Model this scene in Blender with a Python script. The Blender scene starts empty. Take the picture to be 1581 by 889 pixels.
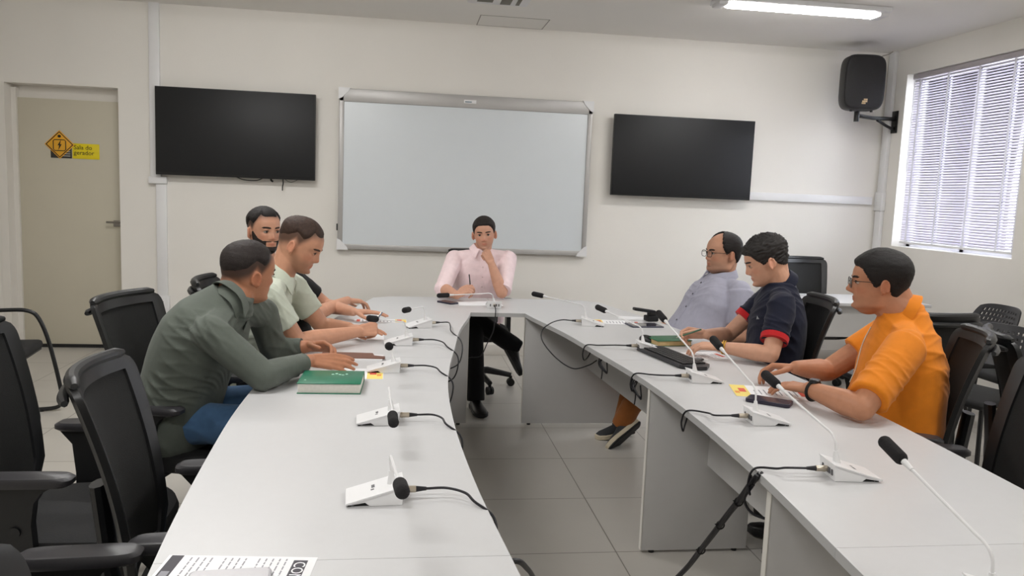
import bpy, bmesh, math, random
import numpy as np
from mathutils import Vector, Matrix, Euler

SC = bpy.context.scene
COL = SC.collection

# ------------------------------------------------------------------ camera
cam_d = bpy.data.cameras.new('camera')
cam = bpy.data.objects.new('camera', cam_d)
COL.objects.link(cam)
_r = Vector((0.99044528, -0.1321633, 0.03938278))
_u = Vector((-0.02332163, 0.12094204, 0.99238557))
_f = Vector((0.13591998, 0.98382208, -0.11670421))
cam.matrix_world = Matrix(((_r.x, _u.x, -_f.x, 0), (_r.y, _u.y, -_f.y, 0), (_r.z, _u.z, -_f.z, 1.4901), (0, 0, 0, 1)))
cam_d.sensor_width = 36.0
cam_d.lens = 36.0 * 1216.97 / 1581.0
cam_d.clip_start = 0.05
SC.camera = cam

# ------------------------------------------------------------------ world, exposure
SKY_STRENGTH = 15.0
LAMP_STRENGTH = 67.0
w = bpy.data.worlds.new('sky'); SC.world = w; w.use_nodes = True
bg = w.node_tree.nodes['Background']
bg.inputs[0].default_value = (0.86, 0.92, 1.0, 1); bg.inputs[1].default_value = SKY_STRENGTH
vs = SC.view_settings
vs.view_transform = 'Standard'; vs.look = 'None'; vs.gamma = 1.0; vs.use_curve_mapping = False
vs.exposure = 0.0
SC.cycles.max_bounces = 8
SC.cycles.diffuse_bounces = 5
SC.cycles.sample_clamp_indirect = 6.0

# ------------------------------------------------------------------ materials
def lin(c):
    c = np.array(c, float) / 255.0
    return tuple(np.where(c <= 0.04045, c / 12.92, ((c + 0.055) / 1.055) ** 2.4))

MATS = {}
def mat(name, rgb, rough=0.5, metal=0.0, var=0.04, scale=8.0, bump=0.0, bscale=60.0, emit=0.0, coat=0.0, spec=0.5, sheen=0.0, attr=None):
    if name in MATS: return MATS[name]
    m = bpy.data.materials.new(name); m.use_nodes = True
    nt = m.node_tree; N = nt.nodes; L = nt.links
    b = N['Principled BSDF']
    b.inputs['Roughness'].default_value = rough
    b.inputs['Metallic'].default_value = metal
    b.inputs['Specular IOR Level'].default_value = spec
    if coat: b.inputs['Coat Weight'].default_value = coat
    if sheen: b.inputs['Sheen Weight'].default_value = sheen
    tc = N.new('ShaderNodeTexCoord')
    nz = N.new('ShaderNodeTexNoise'); nz.inputs['Scale'].default_value = scale; nz.inputs['Detail'].default_value = 3.0
    L.new(tc.outputs['Object'], nz.inputs['Vector'])
    mr = N.new('ShaderNodeMapRange')
    mr.inputs['From Min'].default_value = 0.3; mr.inputs['From Max'].default_value = 0.7
    mr.inputs['To Min'].default_value = 1.0 - var; mr.inputs['To Max'].default_value = 1.0 + var
    L.new(nz.outputs['Fac'], mr.inputs['Value'])
    mx = N.new('ShaderNodeVectorMath'); mx.operation = 'SCALE'
    if attr:
        at = N.new('ShaderNodeAttribute'); at.attribute_name = attr
        L.new(at.outputs['Color'], mx.inputs[0])
    else:
        mx.inputs[0].default_value = lin(rgb)
    L.new(mr.outputs['Result'], mx.inputs['Scale'])
    L.new(mx.outputs['Vector'], b.inputs['Base Color'])
    if bump:
        n2 = N.new('ShaderNodeTexNoise'); n2.inputs['Scale'].default_value = bscale; n2.inputs['Detail'].default_value = 4.0
        L.new(tc.outputs['Object'], n2.inputs['Vector'])
        bp = N.new('ShaderNodeBump'); bp.inputs['Strength'].default_value = bump; bp.inputs['Distance'].default_value = 0.01
        L.new(n2.outputs['Fac'], bp.inputs['Height']); L.new(bp.outputs['Normal'], b.inputs['Normal'])
    if emit:
        b.inputs['Emission Color'].default_value = (*lin(rgb), 1); b.inputs['Emission Strength'].default_value = emit
    MATS[name] = m
    return m

# ------------------------------------------------------------------ mesh builder
class M:
    def __init__(s): s.V = []; s.F = []; s.I = []; s.n = 0
    def add(s, V, F, mi=0):
        V = np.asarray(V, float).reshape(-1, 3)
        s.V.append(V); s.F += [tuple(int(i) + s.n for i in f) for f in F]; s.I += [mi] * len(F); s.n += len(V)
        return s
    def verts(s): return np.vstack(s.V) if s.V else np.zeros((0, 3))
    def xf(s, mtx):
        A = np.array(mtx)
        s.V = [v @ A[:3, :3].T + A[:3, 3] for v in s.V]; return s
    def join(s, o, mi=None):
        v = o.verts(); k = s.n
        s.V.append(v); s.F += [tuple(i + k for i in f) for f in o.F]; s.I += (o.I if mi is None else [mi] * len(o.F)); s.n += len(v); return s
    # --- shapes
    def box(s, c, size, bevel=0.0, seg=2, rot=None, mi=0):
        bm = bmesh.new(); bmesh.ops.create_cube(bm, size=1.0)
        bmesh.ops.scale(bm, vec=size, verts=bm.verts)
        if bevel > 0:
            bmesh.ops.bevel(bm, geom=list(bm.edges), offset=min(bevel, min(size) * 0.49), segments=seg, profile=0.5, affect='EDGES')
        bm.verts.index_update()
        V = np.array([v.co[:] for v in bm.verts]); F = [[v.index for v in f.verts] for f in bm.faces]; bm.free()
        if rot is not None: V = V @ np.array(rot.to_matrix() if hasattr(rot, 'to_matrix') else rot)[:3, :3].T
        return s.add(V + np.array(c), F, mi)
    def bx(s, x0, x1, y0, y1, z0, z1, bevel=0.0, mi=0):
        return s.box(((x0 + x1) / 2, (y0 + y1) / 2, (z0 + z1) / 2), (abs(x1 - x0), abs(y1 - y0), abs(z1 - z0)), bevel, mi=mi)
    def tube(s, P, r, n=10, closed=False, caps=True, mi=0, flat=None):
        P = np.asarray(P, float); k = len(P)
        R = np.full(k, r) if np.isscalar(r) else np.asarray(r, float)
        T = np.roll(P, -1, 0) - np.roll(P, 1, 0) if closed else np.gradient(P, axis=0)
        T /= np.maximum(np.linalg.norm(T, axis=1, keepdims=True), 1e-9)
        up = np.array([0, 0, 1.0]) if abs(T[0][2]) < 0.9 else np.array([1.0, 0, 0])
        a = np.cross(T[0], up); a /= np.linalg.norm(a)
        V = []
        th = np.linspace(0, 2 * np.pi, n, endpoint=False)
        for i in range(k):
            a = a - T[i] * (a @ T[i]); a /= np.linalg.norm(a); b = np.cross(T[i], a)
            fa = 1.0 if flat is None else flat
            V.append(P[i] + R[i] * (np.cos(th)[:, None] * a * fa + np.sin(th)[:, None] * b))
        F = []
        for i in range(k if closed else k - 1):
            j = (i + 1) % k
            for q in range(n):
                F.append((i * n + q, i * n + (q + 1) % n, j * n + (q + 1) % n, j * n + q))
        if caps and not closed:
            F.append(tuple(range(n - 1, -1, -1))); F.append(tuple((k - 1) * n + q for q in range(n)))
        return s.add(np.vstack(V), F, mi)
    def capsule(s, p1, p2, r1, r2, n=14, h=4, mi=0):
        p1 = np.array(p1, float); p2 = np.array(p2, float); d = p2 - p1; Ln = np.linalg.norm(d)
        d = d / Ln if Ln > 1e-9 else np.array([0, 0, 1.0])
        P = []; R = []
        for i in range(h):
            t = math.pi / 2 * (1 - (i + 0.15) / h); P.append(p1 - d * r1 * math.sin(t)); R.append(r1 * math.cos(t))
        P.append(p1); R.append(r1); P.append(p2); R.append(r2)
        for i in range(h - 1, -1, -1):
            t = math.pi / 2 * (1 - (i + 0.15) / h); P.append(p2 + d * r2 * math.sin(t)); R.append(r2 * math.cos(t))
        return s.tubeT(P, R, d, n, mi)
    def tubeT(s, P, R, d, n, mi=0):
        up = np.array([0, 0, 1.0]) if abs(d[2]) < 0.9 else np.array([1.0, 0, 0])
        a = np.cross(d, up); a /= np.linalg.norm(a); b = np.cross(d, a)
        th = np.linspace(0, 2 * np.pi, n, endpoint=False)
        V = [np.array(p) + r * (np.cos(th)[:, None] * a + np.sin(th)[:, None] * b) for p, r in zip(P, R)]
        F = []; k = len(P)
        for i in range(k - 1):
            for q in range(n): F.append((i * n + q, i * n + (q + 1) % n, (i + 1) * n + (q + 1) % n, (i + 1) * n + q))
        F.append(tuple(range(n - 1, -1, -1))); F.append(tuple((k - 1) * n + q for q in range(n)))
        return s.add(np.vstack(V), F, mi)
    def cyl(s, p1, p2, r1, r2=None, n=20, mi=0):
        p1 = np.array(p1, float); p2 = np.array(p2, float); d = (p2 - p1) / np.linalg.norm(p2 - p1)
        return s.tubeT([p1, p2], [r1, r1 if r2 is None else r2], d, n, mi)
    def ell(s, c, rad, axes=None, nu=20, nv=14, mi=0):
        th = np.linspace(0, 2 * np.pi, nu, endpoint=False); ph = np.linspace(-np.pi / 2, np.pi / 2, nv)[1:-1]
        V = [(0, 0, -1.0)]
        for p in ph: V += [(math.cos(p) * math.cos(t), math.cos(p) * math.sin(t), math.sin(p)) for t in th]
        V.append((0, 0, 1.0)); V = np.array(V) * np.array(rad)
        if axes is not None: V = V @ np.array(axes)
        F = [(0, 1 + (q + 1) % nu, 1 + q) for q in range(nu)]
        for i in range(len(ph) - 1):
            for q in range(nu): F.append((1 + i * nu + q, 1 + i * nu + (q + 1) % nu, 1 + (i + 1) * nu + (q + 1) % nu, 1 + (i + 1) * nu + q))
        b = 1 + (len(ph) - 1) * nu; e = len(V) - 1
        F += [(b + q, b + (q + 1) % nu, e) for q in range(nu)]
        return s.add(V + np.array(c), F, mi)
    def loft(s, rings, caps=True, mi=0):
        n = len(rings[0]); F = []
        for i in range(len(rings) - 1):
            for q in range(n): F.append((i * n + q, i * n + (q + 1) % n, (i + 1) * n + (q + 1) % n, (i + 1) * n + q))
        if caps: F.append(tuple(range(n - 1, -1, -1))); F.append(tuple((len(rings) - 1) * n + q for q in range(n)))
        return s.add(np.vstack(rings), F, mi)
    def prism(s, poly, z0, z1, mi=0):
        n = len(poly); V = [(x, y, z0) for x, y in poly] + [(x, y, z1) for x, y in poly]
        F = [tuple(range(n - 1, -1, -1)), tuple(range(n, 2 * n))] + [(i, (i + 1) % n, n + (i + 1) % n, n + i) for i in range(n)]
        return s.add(V, F, mi)
    def extrude_y(s, prof, y0, y1, mi=0):          # prof in (x, z)
        n = len(prof); V = [(x, y0, z) for x, z in prof] + [(x, y1, z) for x, z in prof]
        F = [tuple(range(n)), tuple(range(2 * n - 1, n - 1, -1))] + [(i, n + i, n + (i + 1) % n, (i + 1) % n) for i in range(n)]
        return s.add(V, F, mi)
    def quad(s, a, b, c, d, mi=0): return s.add([a, b, c, d], [(0, 1, 2, 3)], mi)

def link(o):
    COL.objects.link(o); return o

def to_mesh(name, mb, mats, smooth=35):
    me = bpy.data.meshes.new(name)
    me.from_pydata([tuple(v) for v in mb.verts()], [], mb.F)
    if not isinstance(mats, (list, tuple)): mats = [mats]
    for m_ in mats: me.materials.append(m_)
    if len(mats) > 1: me.polygons.foreach_set('material_index', mb.I)
    bm = bmesh.new(); bm.from_mesh(me); bmesh.ops.recalc_face_normals(bm, faces=bm.faces); bm.to_mesh(me); bm.free()
    if smooth:
        me.shade_smooth(); me.set_sharp_from_angle(angle=math.radians(smooth))
    me.update()
    return me

def base_mtx(o):
    return o.matrix_basis.copy() if o.parent is None else base_mtx(o.parent) @ o.matrix_parent_inverse @ o.matrix_basis

def obj(name, mb, mats, parent=None, world=False, smooth=35, label=None):
    o = link(bpy.data.objects.new(name, to_mesh(name, mb, mats, smooth) if isinstance(mb, M) else mb))
    if parent is not None:
        o.parent = parent
        if world: o.matrix_parent_inverse = base_mtx(parent).inverted()
    if label: o['label'] = label
    return o

def tag(o, label, cat, group=None, kind=None):
    o['label'] = label; o['category'] = cat
    if group: o['group'] = group
    if kind: o['kind'] = kind
    return o

def thing(name, label, cat, loc=(0, 0, 0), rz=0.0, group=None):
    o = link(bpy.data.objects.new(name, None)); o.empty_display_size = 0.05
    o.location = loc; o.rotation_euler = (0, 0, rz)
    return tag(o, label, cat, group)

def struct(name, mb, m, smooth=35):
    o = obj(name, mb, m, smooth=smooth); o['kind'] = 'structure'; return o

def copy_tree(o, parent=None):
    c = o.copy(); COL.objects.link(c)
    if parent is not None: c.parent = parent
    for ch in list(o.children): copy_tree(ch, c)
    return c

def spline(P, k=8):
    P = np.asarray(P, float); Q = np.vstack([2 * P[0] - P[1], P, 2 * P[-1] - P[-2]]); out = []
    for i in range(1, len(Q) - 2):
        for t in np.linspace(0, 1, k, endpoint=False):
            a, b, c, d = Q[i - 1], Q[i], Q[i + 1], Q[i + 2]
            out.append(0.5 * (2 * b + (c - a) * t + (2 * a - 5 * b + 4 * c - d) * t * t + (3 * b - a - 3 * c + d) * t ** 3))
    out.append(P[-1]); return np.array(out)

def text_m(body, size, depth=0.0006, align='LEFT'):
    cu = bpy.data.curves.new('lettering', 'FONT'); cu.body = body; cu.size = size; cu.extrude = depth / 2; cu.resolution_u = 3
    cu.align_x = align
    o = bpy.data.objects.new('lettering', cu); COL.objects.link(o)
    dg = bpy.context.evaluated_depsgraph_get(); dg.update()
    me = bpy.data.meshes.new_from_object(o.evaluated_get(dg))
    mb = M(); mb.add([v.co[:] for v in me.vertices], [tuple(p.vertices) for p in me.polygons])
    bpy.data.objects.remove(o); bpy.data.curves.remove(cu); bpy.data.meshes.remove(me)
    return mb

def T(x, y, z, rz=0.0): return Matrix.Translation((x, y, z)) @ Matrix.Rotation(rz, 4, 'Z')
# ------------------------------------------------------------------ room shell
D, XR, ZC = 7.2, 4.565, 2.975
XL, YF = -4.4, -2.6
m_wall = mat('painted_wall', (228, 225, 219), 0.85, var=0.015, scale=2.0, bump=0.05, bscale=90)
m_ceil = mat('ceiling_paint', (230, 228, 224), 0.9, var=0.015, scale=1.5)
m_white = mat('white_plastic', (225, 225, 226), 0.4, var=0.01)
m_dark = mat('black_plastic', (20, 21, 23), 0.42, var=0.08)
m_black = mat('matte_black', (14, 14, 15), 0.6, var=0.1)

def floor_mat():
    m = bpy.data.materials.new('floor_tiles'); m.use_nodes = True
    N = m.node_tree.nodes; L = m.node_tree.links; b = N['Principled BSDF']
    tc = N.new('ShaderNodeTexCoord'); mp = N.new('ShaderNodeMapping')
    mp.inputs['Location'].default_value = (-0.9218, -4.8994, 0)
    L.new(tc.outputs['Object'], mp.inputs['Vector'])
    br = N.new('ShaderNodeTexBrick'); br.offset = 0.0; br.squash = 1.0
    br.inputs['Scale'].default_value = 1.0; br.inputs['Brick Width'].default_value = 0.5965; br.inputs['Row Height'].default_value = 0.5965
    br.inputs['Mortar Size'].default_value = 0.0028; br.inputs['Mortar Smooth'].default_value = 0.1; br.inputs['Bias'].default_value = 0
    br.inputs['Color1'].default_value = (*lin((186, 182, 175)), 1); br.inputs['Color2'].default_value = (*lin((182, 178, 171)), 1)
    br.inputs['Mortar'].default_value = (*lin((120, 115, 108)), 1)
    L.new(mp.outputs['Vector'], br.inputs['Vector'])
    nz = N.new('ShaderNodeTexNoise'); nz.inputs['Scale'].default_value = 3.0; nz.inputs['Detail'].default_value = 6
    L.new(tc.outputs['Object'], nz.inputs['Vector'])
    mr = N.new('ShaderNodeMapRange'); mr.inputs['To Min'].default_value = 0.94; mr.inputs['To Max'].default_value = 1.06
    L.new(nz.outputs['Fac'], mr.inputs['Value'])
    mx = N.new('ShaderNodeVectorMath'); mx.operation = 'SCALE'
    L.new(br.outputs['Color'], mx.inputs[0]); L.new(mr.outputs['Result'], mx.inputs['Scale']); L.new(mx.outputs['Vector'], b.inputs['Base Color'])
    b.inputs['Roughness'].default_value = 0.28
    return m

struct('floor', M().bx(XL - .2, XR + .25, YF - .2, D + .4, -0.1, 0.0), floor_mat())
struct('ceiling', M().bx(XL - .2, XR + .25, YF - .2, D + .4, ZC, ZC + 0.1), m_ceil)
# back wall with the recess of the door
DX0, DX1, DZ = -3.335, -2.43, 2.262
struct('wall_back', M().bx(XL - .2, DX0, D, D + .3, 0, ZC).bx(DX1, XR + .25, D, D + .3, 0, ZC).bx(DX0, DX1, D, D + .3, DZ, ZC), m_wall)
# right wall with window opening
WY0, WY1, WZ0, WZ1 = 5.415, 6.922, 1.157, 2.737
struct('wall_right', M().bx(XR, XR + .25, YF, WY0, 0, ZC).bx(XR, XR + .25, WY1, D + .3, 0, ZC).bx(XR, XR + .25, WY0, WY1, 0, WZ0).bx(XR, XR + .25, WY0, WY1, WZ1, ZC), m_wall)
struct('wall_left', M().bx(XL - .2, XL, YF, D + .3, 0, ZC), m_wall)
struct('wall_front', M().bx(XL - .2, XR + .25, YF - .2, YF, 0, ZC), m_wall)
m_base = mat('baseboard_paint', (206, 202, 195), 0.5, var=0.02)
struct('baseboard_back', M().bx(XL, DX0 - .055, D - .012, D, 0, .1, .003).bx(DX1, XR, D - .012, D, 0, .1, .003), m_base)
struct('baseboard_right', M().bx(XR - .012, XR, YF, D - .012, 0, .1, .003), m_base)
struct('baseboard_left', M().bx(XL, XL + .012, YF, D - .012, 0, .1, .003), m_base)

# door leaf deep in its recess, jamb trim
m_jamb = mat('door_jamb_paint', (222, 218, 211), 0.5, var=0.01)
struct('trim_1', M().bx(DX0 - .05, DX0 + .012, D - .012, D + .16, 0, DZ + .0).bx(DX1 - .004, DX1, D, D + .16, 0, DZ).bx(DX0, DX1, D, D + .16, DZ - .004, DZ)
       .bx(DX0 + .012, DX0 + .05, D + .10, D + .2, 0, DZ - .03).bx(DX0 + .012, DX1 - .004, D + .16, D + .2, DZ - .11, DZ - .004), m_jamb)
m_door = mat('door_laminate', (197, 191, 173), 0.45, var=0.015, scale=3)
door = struct('door_1', M().bx(DX0 + .05, DX1 - .004, D + .125, D + .16, 0.012, DZ - .11, .002), m_door)
mb = M().bx(DX1 - .10, DX1 - .03, D + .112, D + .125, 1.08, 1.135, .004)
mb.tube(spline([(DX1 - .035, D + .118, 1.12), (DX1 - .035, D + .07, 1.12), (DX1 - .05, D + .062, 1.12), (DX1 - .14, D + .062, 1.12)]), .009)
obj('door_handle', mb, mat('brushed_steel', (150, 145, 140), 0.3, metal=0.9), door)
obj('door_sweep', M().bx(DX0 + .05, DX1 - .004, D + .118, D + .128, 0.0, 0.03), m_black, door)
obj('hazard_sticker', M().bx(DX1 - .045, DX1 - .004, D + .12, D + .126, DZ - .19, DZ - .13, mi=0).bx(DX1 - .022, DX1 - .004, D + .119, D + .1255, DZ - .21, DZ - .165, mi=1), [mat('hazard_yellow', (225, 160, 30), .5), m_black], door)

# sign on the door
yS = D + .1245
sign = thing('door_sign', 'yellow generator room sign with a warning diamond on the beige door', 'sign', (-2.86, yS, 1.73))
m_yel = mat('sign_yellow', (226, 205, 20), 0.45, var=0.02); m_or = mat('sign_amber', (228, 168, 40), 0.45, var=0.02)
obj('name_plate', M().bx(-2.855, -2.635, yS - .004, yS, 1.655, 1.785, .002), m_yel, sign, world=True)
obj('dark_plate', M().bx(-3.03, -2.86, yS - .004, yS, 1.655, 1.765, .002), mat('sign_charcoal', (52, 50, 48), .5), sign, world=True)
dm = M().box((0, 0, 0), (.172, .004, .172), .002, rot=Euler((0, math.pi / 4, 0))); dm.xf(Matrix.Translation((-2.955, yS - .006, 1.77)))
obj('warning_diamond', dm, m_or, sign, world=True)
ln = M()
for a, b in [((-.107, 0), (0, .107)), ((0, .107), (.107, 0)), ((.107, 0), (0, -.107)), ((0, -.107), (-.107, 0))]:
    ln.cyl((-2.955 + a[0], yS - .0085, 1.77 + a[1]), (-2.955 + b[0], yS - .0085, 1.77 + b[1]), .0035, n=6)
obj('diamond_border', ln, m_black, sign, world=True)
ic = M()
ic.tube([(-2.955 + .05 * x, yS - .009, 1.765 + .05 * z) for x, z in [(-.8, .9), (.8, .9), (1, .7), (1, -.7), (.8, -.95), (-.8, -.95), (-1, -.7), (-1, .7)]], .0035, n=6, closed=True)
ic.prism([(0.012, .045), (-.016, -.004), (-.002, -.002), (-.012, -.045), (.018, .008), (.004, .006)], -.0005, .0005)
n0 = ic.V[-1]; ic.V[-1] = np.c_[n0[:, 0] - 2.955, n0[:, 2] + yS - .009, n0[:, 1] + 1.765]
ic.ell((-2.955, yS - .009, 1.84), (.014, .002, .012))
obj('generator_symbol', ic, m_black, sign, world=True)
tx = M()
for i, (t, zz) in enumerate([('Sala do', 1.735), ('gerador', 1.69)]):
    q = text_m(t, .052); q.xf(Matrix.Translation((-2.843, yS - .005, zz)) @ Matrix.Rotation(math.pi / 2, 4, 'X')); tx.join(q)
obj('sign_lettering', tx, m_black, sign, world=True)
st = M()
for k in range(4): st.bx(-2.94 + .01 * (k % 2), -2.872, yS - .0046, yS - .004, 1.672 + .018 * k, 1.678 + .018 * k)
obj('small_print', st, mat('sign_print', (190, 188, 180), .5), sign, world=True)

# cable trunking on the walls
def trunk(name, label, mb): return tag(obj(name, mb, m_white), label, 'cable trunking')
t1 = thing('cable_trunking', 'white vertical cable trunking beside the door, ending in a socket box', 'cable trunking', (-2.1, D, .36))
obj('cover', M().bx(-2.175, -2.09, D - .03, D, 1.47, ZC, .004).bx(-2.185, -2.04, D - .045, D, 1.47, 1.53, .004).bx(-2.13, -2.045, D - .03, D, .47, 1.47, .004), m_white, t1, world=True)
obj('socket_box', M().bx(-2.135, -2.03, D - .05, D, .345, .5, .006), m_white, t1, world=True)
for zz in (.395, .45):
    obj('socket', M().bx(-2.11, -2.06, D - .053, D - .05, zz - .018, zz + .018, .004).bx(-2.1, -2.072, D - .054, D - .053, zz - .004, zz + .004, mi=1), [m_white, mat('socket_holes', (120, 116, 112), .6)], t1, world=True)
trunk('cable_trunking', 'long white horizontal cable trunking running from behind the right screen to the corner', M().bx(2.6, XR - .08, D - .03, D, 1.535, 1.61, .004))
trunk('cable_trunking', 'white vertical cable trunking in the corner behind the loudspeaker', M().bx(XR - .035, XR, D - .115, D - .02, 1.66, ZC, .004).bx(XR - .045, XR, D - .125, D - .01, 1.48, 1.66, .004).bx(XR - .035, XR, D - .115, D - .02, .1, 1.48, .004))

# window: glass, frame, outside
win = struct('window_1', M().bx(XR + .15, XR + .2, WY0, WY0 + .05, WZ0, WZ1).bx(XR + .15, XR + .2, WY1 - .05, WY1, WZ0, WZ1).bx(XR + .15, XR + .2, WY0, WY1, WZ0, WZ0 + .05)
             .bx(XR + .15, XR + .2, WY0, WY1, WZ1 - .05, WZ1).bx(XR + .15, XR + .2, 6.14, 6.19, WZ0, WZ1), mat('window_frame_paint', (220, 220, 220), .4))
def glass_mat():
    m = bpy.data.materials.new('window_glass'); m.use_nodes = True; N = m.node_tree.nodes; L = m.node_tree.links
    N.remove(N['Principled BSDF']); tr = N.new('ShaderNodeBsdfTransparent'); gl = N.new('ShaderNodeBsdfGlossy'); gl.inputs['Roughness'].default_value = .02
    mx = N.new('ShaderNodeMixShader'); fr = N.new('ShaderNodeFresnel'); fr.inputs['IOR'].default_value = 1.3
    L.new(fr.outputs[0], mx.inputs[0]); L.new(tr.outputs[0], mx.inputs[1]); L.new(gl.outputs[0], mx.inputs[2]); L.new(mx.outputs[0], N['Material Output'].inputs[0]); return m
m_glass = glass_mat()
obj('glass_pane', M().bx(XR + .172, XR + .176, WY0 + .05, WY1 - .05, WZ0 + .05, WZ1 - .05), m_glass, win)

# venetian blind
def tape_mat():
    m = bpy.data.materials.new('woven_tape'); m.use_nodes = True; N = m.node_tree.nodes; L = m.node_tree.links; b = N['Principled BSDF']
    nz = N.new('ShaderNodeTexNoise'); nz.inputs['Scale'].default_value = 300; cr = N.new('ShaderNodeMapRange'); cr.inputs['To Min'].default_value = .75; cr.inputs['To Max'].default_value = .9
    L.new(nz.outputs['Fac'], cr.inputs['Value']); L.new(cr.outputs['Result'], b.inputs['Base Color'])
    tr = N.new('ShaderNodeBsdfTranslucent'); tr.inputs['Color'].default_value = (.9, .9, .92, 1); mx = N.new('ShaderNodeMixShader'); mx.inputs[0].default_value = .5
    L.new(b.outputs[0], mx.inputs[1]); L.new(tr.outputs[0], mx.inputs[2]); L.new(mx.outputs[0], N['Material Output'].inputs[0]); return m
m_tape = tape_mat()
m_slat = mat('blind_slat', (212, 208, 220), .45, var=.01)
bl = thing('venetian_blind', 'white venetian blind with tilted slats hanging in the bright window', 'blind', (XR + .06, 6.17, WZ0 + .05))
BY0, BY1, BX = WY0 + .015, WY1 - .045, XR + .06
obj('head_rail', M().bx(BX - .03, BX + .03, BY0, BY1, WZ1 - .045, WZ1 - .003, .003), mat('blind_rail', (170, 164, 168), .4), bl, world=True)
sl = M(); nsl = 64; z0, z1 = WZ0 + .07, WZ1 - .06
ca, sa = math.cos(math.radians(48)), math.sin(math.radians(48))
for i in range(nsl):
    z = z0 + (z1 - z0) * i / (nsl - 1)
    pr = []
    for t in (-1, -.5, 0, .5, 1):
        u, v = t * .0125, .0022 * (1 - t * t)
        pr.append((BX + u * ca - v * sa, z + u * sa + v * ca))
    pr2 = [(x + .0006 * sa, zz - .0006 * ca) for x, zz in reversed(pr)]
    sl.extrude_y(pr + pr2, BY0, BY1)
obj('slats', sl, m_slat, bl, world=True)
obj('bottom_rail', M().bx(BX - .014, BX + .014, BY0, BY1, WZ0 + .03, WZ0 + .05, .003), m_white, bl, world=True)
for yy in (BY1 - .09, BY1 - .47, BY1 - .85, BY1 - 1.23, BY0 + .04):
    obj('ladder_tape', M().bx(BX - .0165, BX - .0145, yy - .012, yy + .012, WZ0 + .04, WZ1 - .05).bx(BX + .0145, BX + .0165, yy - .012, yy + .012, WZ0 + .04, WZ1 - .05), m_tape, bl, world=True)
obj('tilt_wand', M().cyl((BX - .03, BY1 - .03, WZ1 - .05), (BX - .03, BY1 - .03, 1.85), .004, n=8), m_white, bl, world=True)

# ceiling lamps
m_lampbody = mat('lamp_housing', (214, 214, 216), .4)
def lamp_mat(k=1.0):
    m = bpy.data.materials.new('lamp_diffuser'); m.use_nodes = True; b = m.node_tree.nodes['Principled BSDF']
    b.inputs['Base Color'].default_value = (.9, .9, .9, 1); b.inputs['Emission Color'].default_value = (1.0, .985, .965, 1); b.inputs['Emission Strength'].default_value = LAMP_STRENGTH * k; return m
m_lamp = lamp_mat(.72); m_lamp_far = lamp_mat(1.2)
def lamp(x, y, label, group=None):
    r = thing('ceiling_lamp', label, 'ceiling lamp', (x, y, ZC), 0, group)
    obj('housing', M().bx(-.66, .66, -.115, .115, -.035, 0, .006), m_lampbody, r)
    pr = [(.06 * math.cos(a), -.035 - .031 * math.sin(a)) for a in np.linspace(0, math.pi, 11)]
    rings = []
    for xx, sc in ((-.585, .4), (-.575, .8), (-.555, 1), (.555, 1), (.575, .8), (.585, .4)):
        rings.append(np.array([(xx, p * (.6 + .4 * sc), -.035 + (q + .035) * sc) for p, q in pr]))
    obj('diffuser', M().loft(rings), m_lamp_far if group else m_lamp, r)
    for s in (-1, 1): obj('end_cap', M().box((s * .625, 0, -.045), (.07, .15, .03), .008), m_lampbody, r)
lamp(2.86, 5.70, 'lit white linear ceiling lamp near the window corner')
for x, y, t in [(-1.2, 4.9, 'white linear ceiling lamp out in front of the left screen'), (2.86, 3.0, 'white linear ceiling lamp above the right table arm'), (-1.2, 2.6, 'white linear ceiling lamp above the left table arm'),
                (2.86, .2, 'white linear ceiling lamp at the near end, window side'), (-1.0, .2, 'white linear ceiling lamp at the near end, door side')]:
    lamp(x, y, t, 'linear ceiling lamps')

# ceiling details
hx = M()
for a, b in [((.585, 6.79), (.585, 7.19)), ((1.17, 6.79), (1.17, 7.19)), ((.585, 6.79), (1.17, 6.79)), ((.585, 7.19), (1.17, 7.19))]:
    hx.bx(min(a[0], b[0]) - .004, max(a[0], b[0]) + .004, min(a[1], b[1]) - .004, max(a[1], b[1]) + .004, ZC - .002, ZC)
hatch = thing('ceiling_hatch', 'flush square access hatch in the ceiling above the whiteboard', 'hatch', (.88, 6.99, ZC))
obj('hatch_panel', M().bx(.59, 1.165, 6.795, 7.185, ZC - .0012, ZC), m_ceil, hatch, world=True)
obj('seam', hx, mat('seam_grey', (150, 147, 142), .8), hatch, world=True)
vent = thing('ceiling_diffuser', 'small white air diffuser on the ceiling in front of the hatch', 'air diffuser', (.66, 6.13, ZC))
obj('frame', M().bx(.43, .9, 5.92, 6.28, ZC - .03, ZC, .012), m_lampbody, vent, world=True)
obj('louvre', M().bx(.5, .62, 6.0, 6.2, ZC - .033, ZC - .03, .001).bx(.68, .76, 6.0, 6.24, ZC - .033, ZC - .03, .001).bx(.8, .83, 6.0, 6.24, ZC - .033, ZC - .03, .001), mat('vent_grey', (105, 102, 96), .7), vent, world=True)

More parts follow.
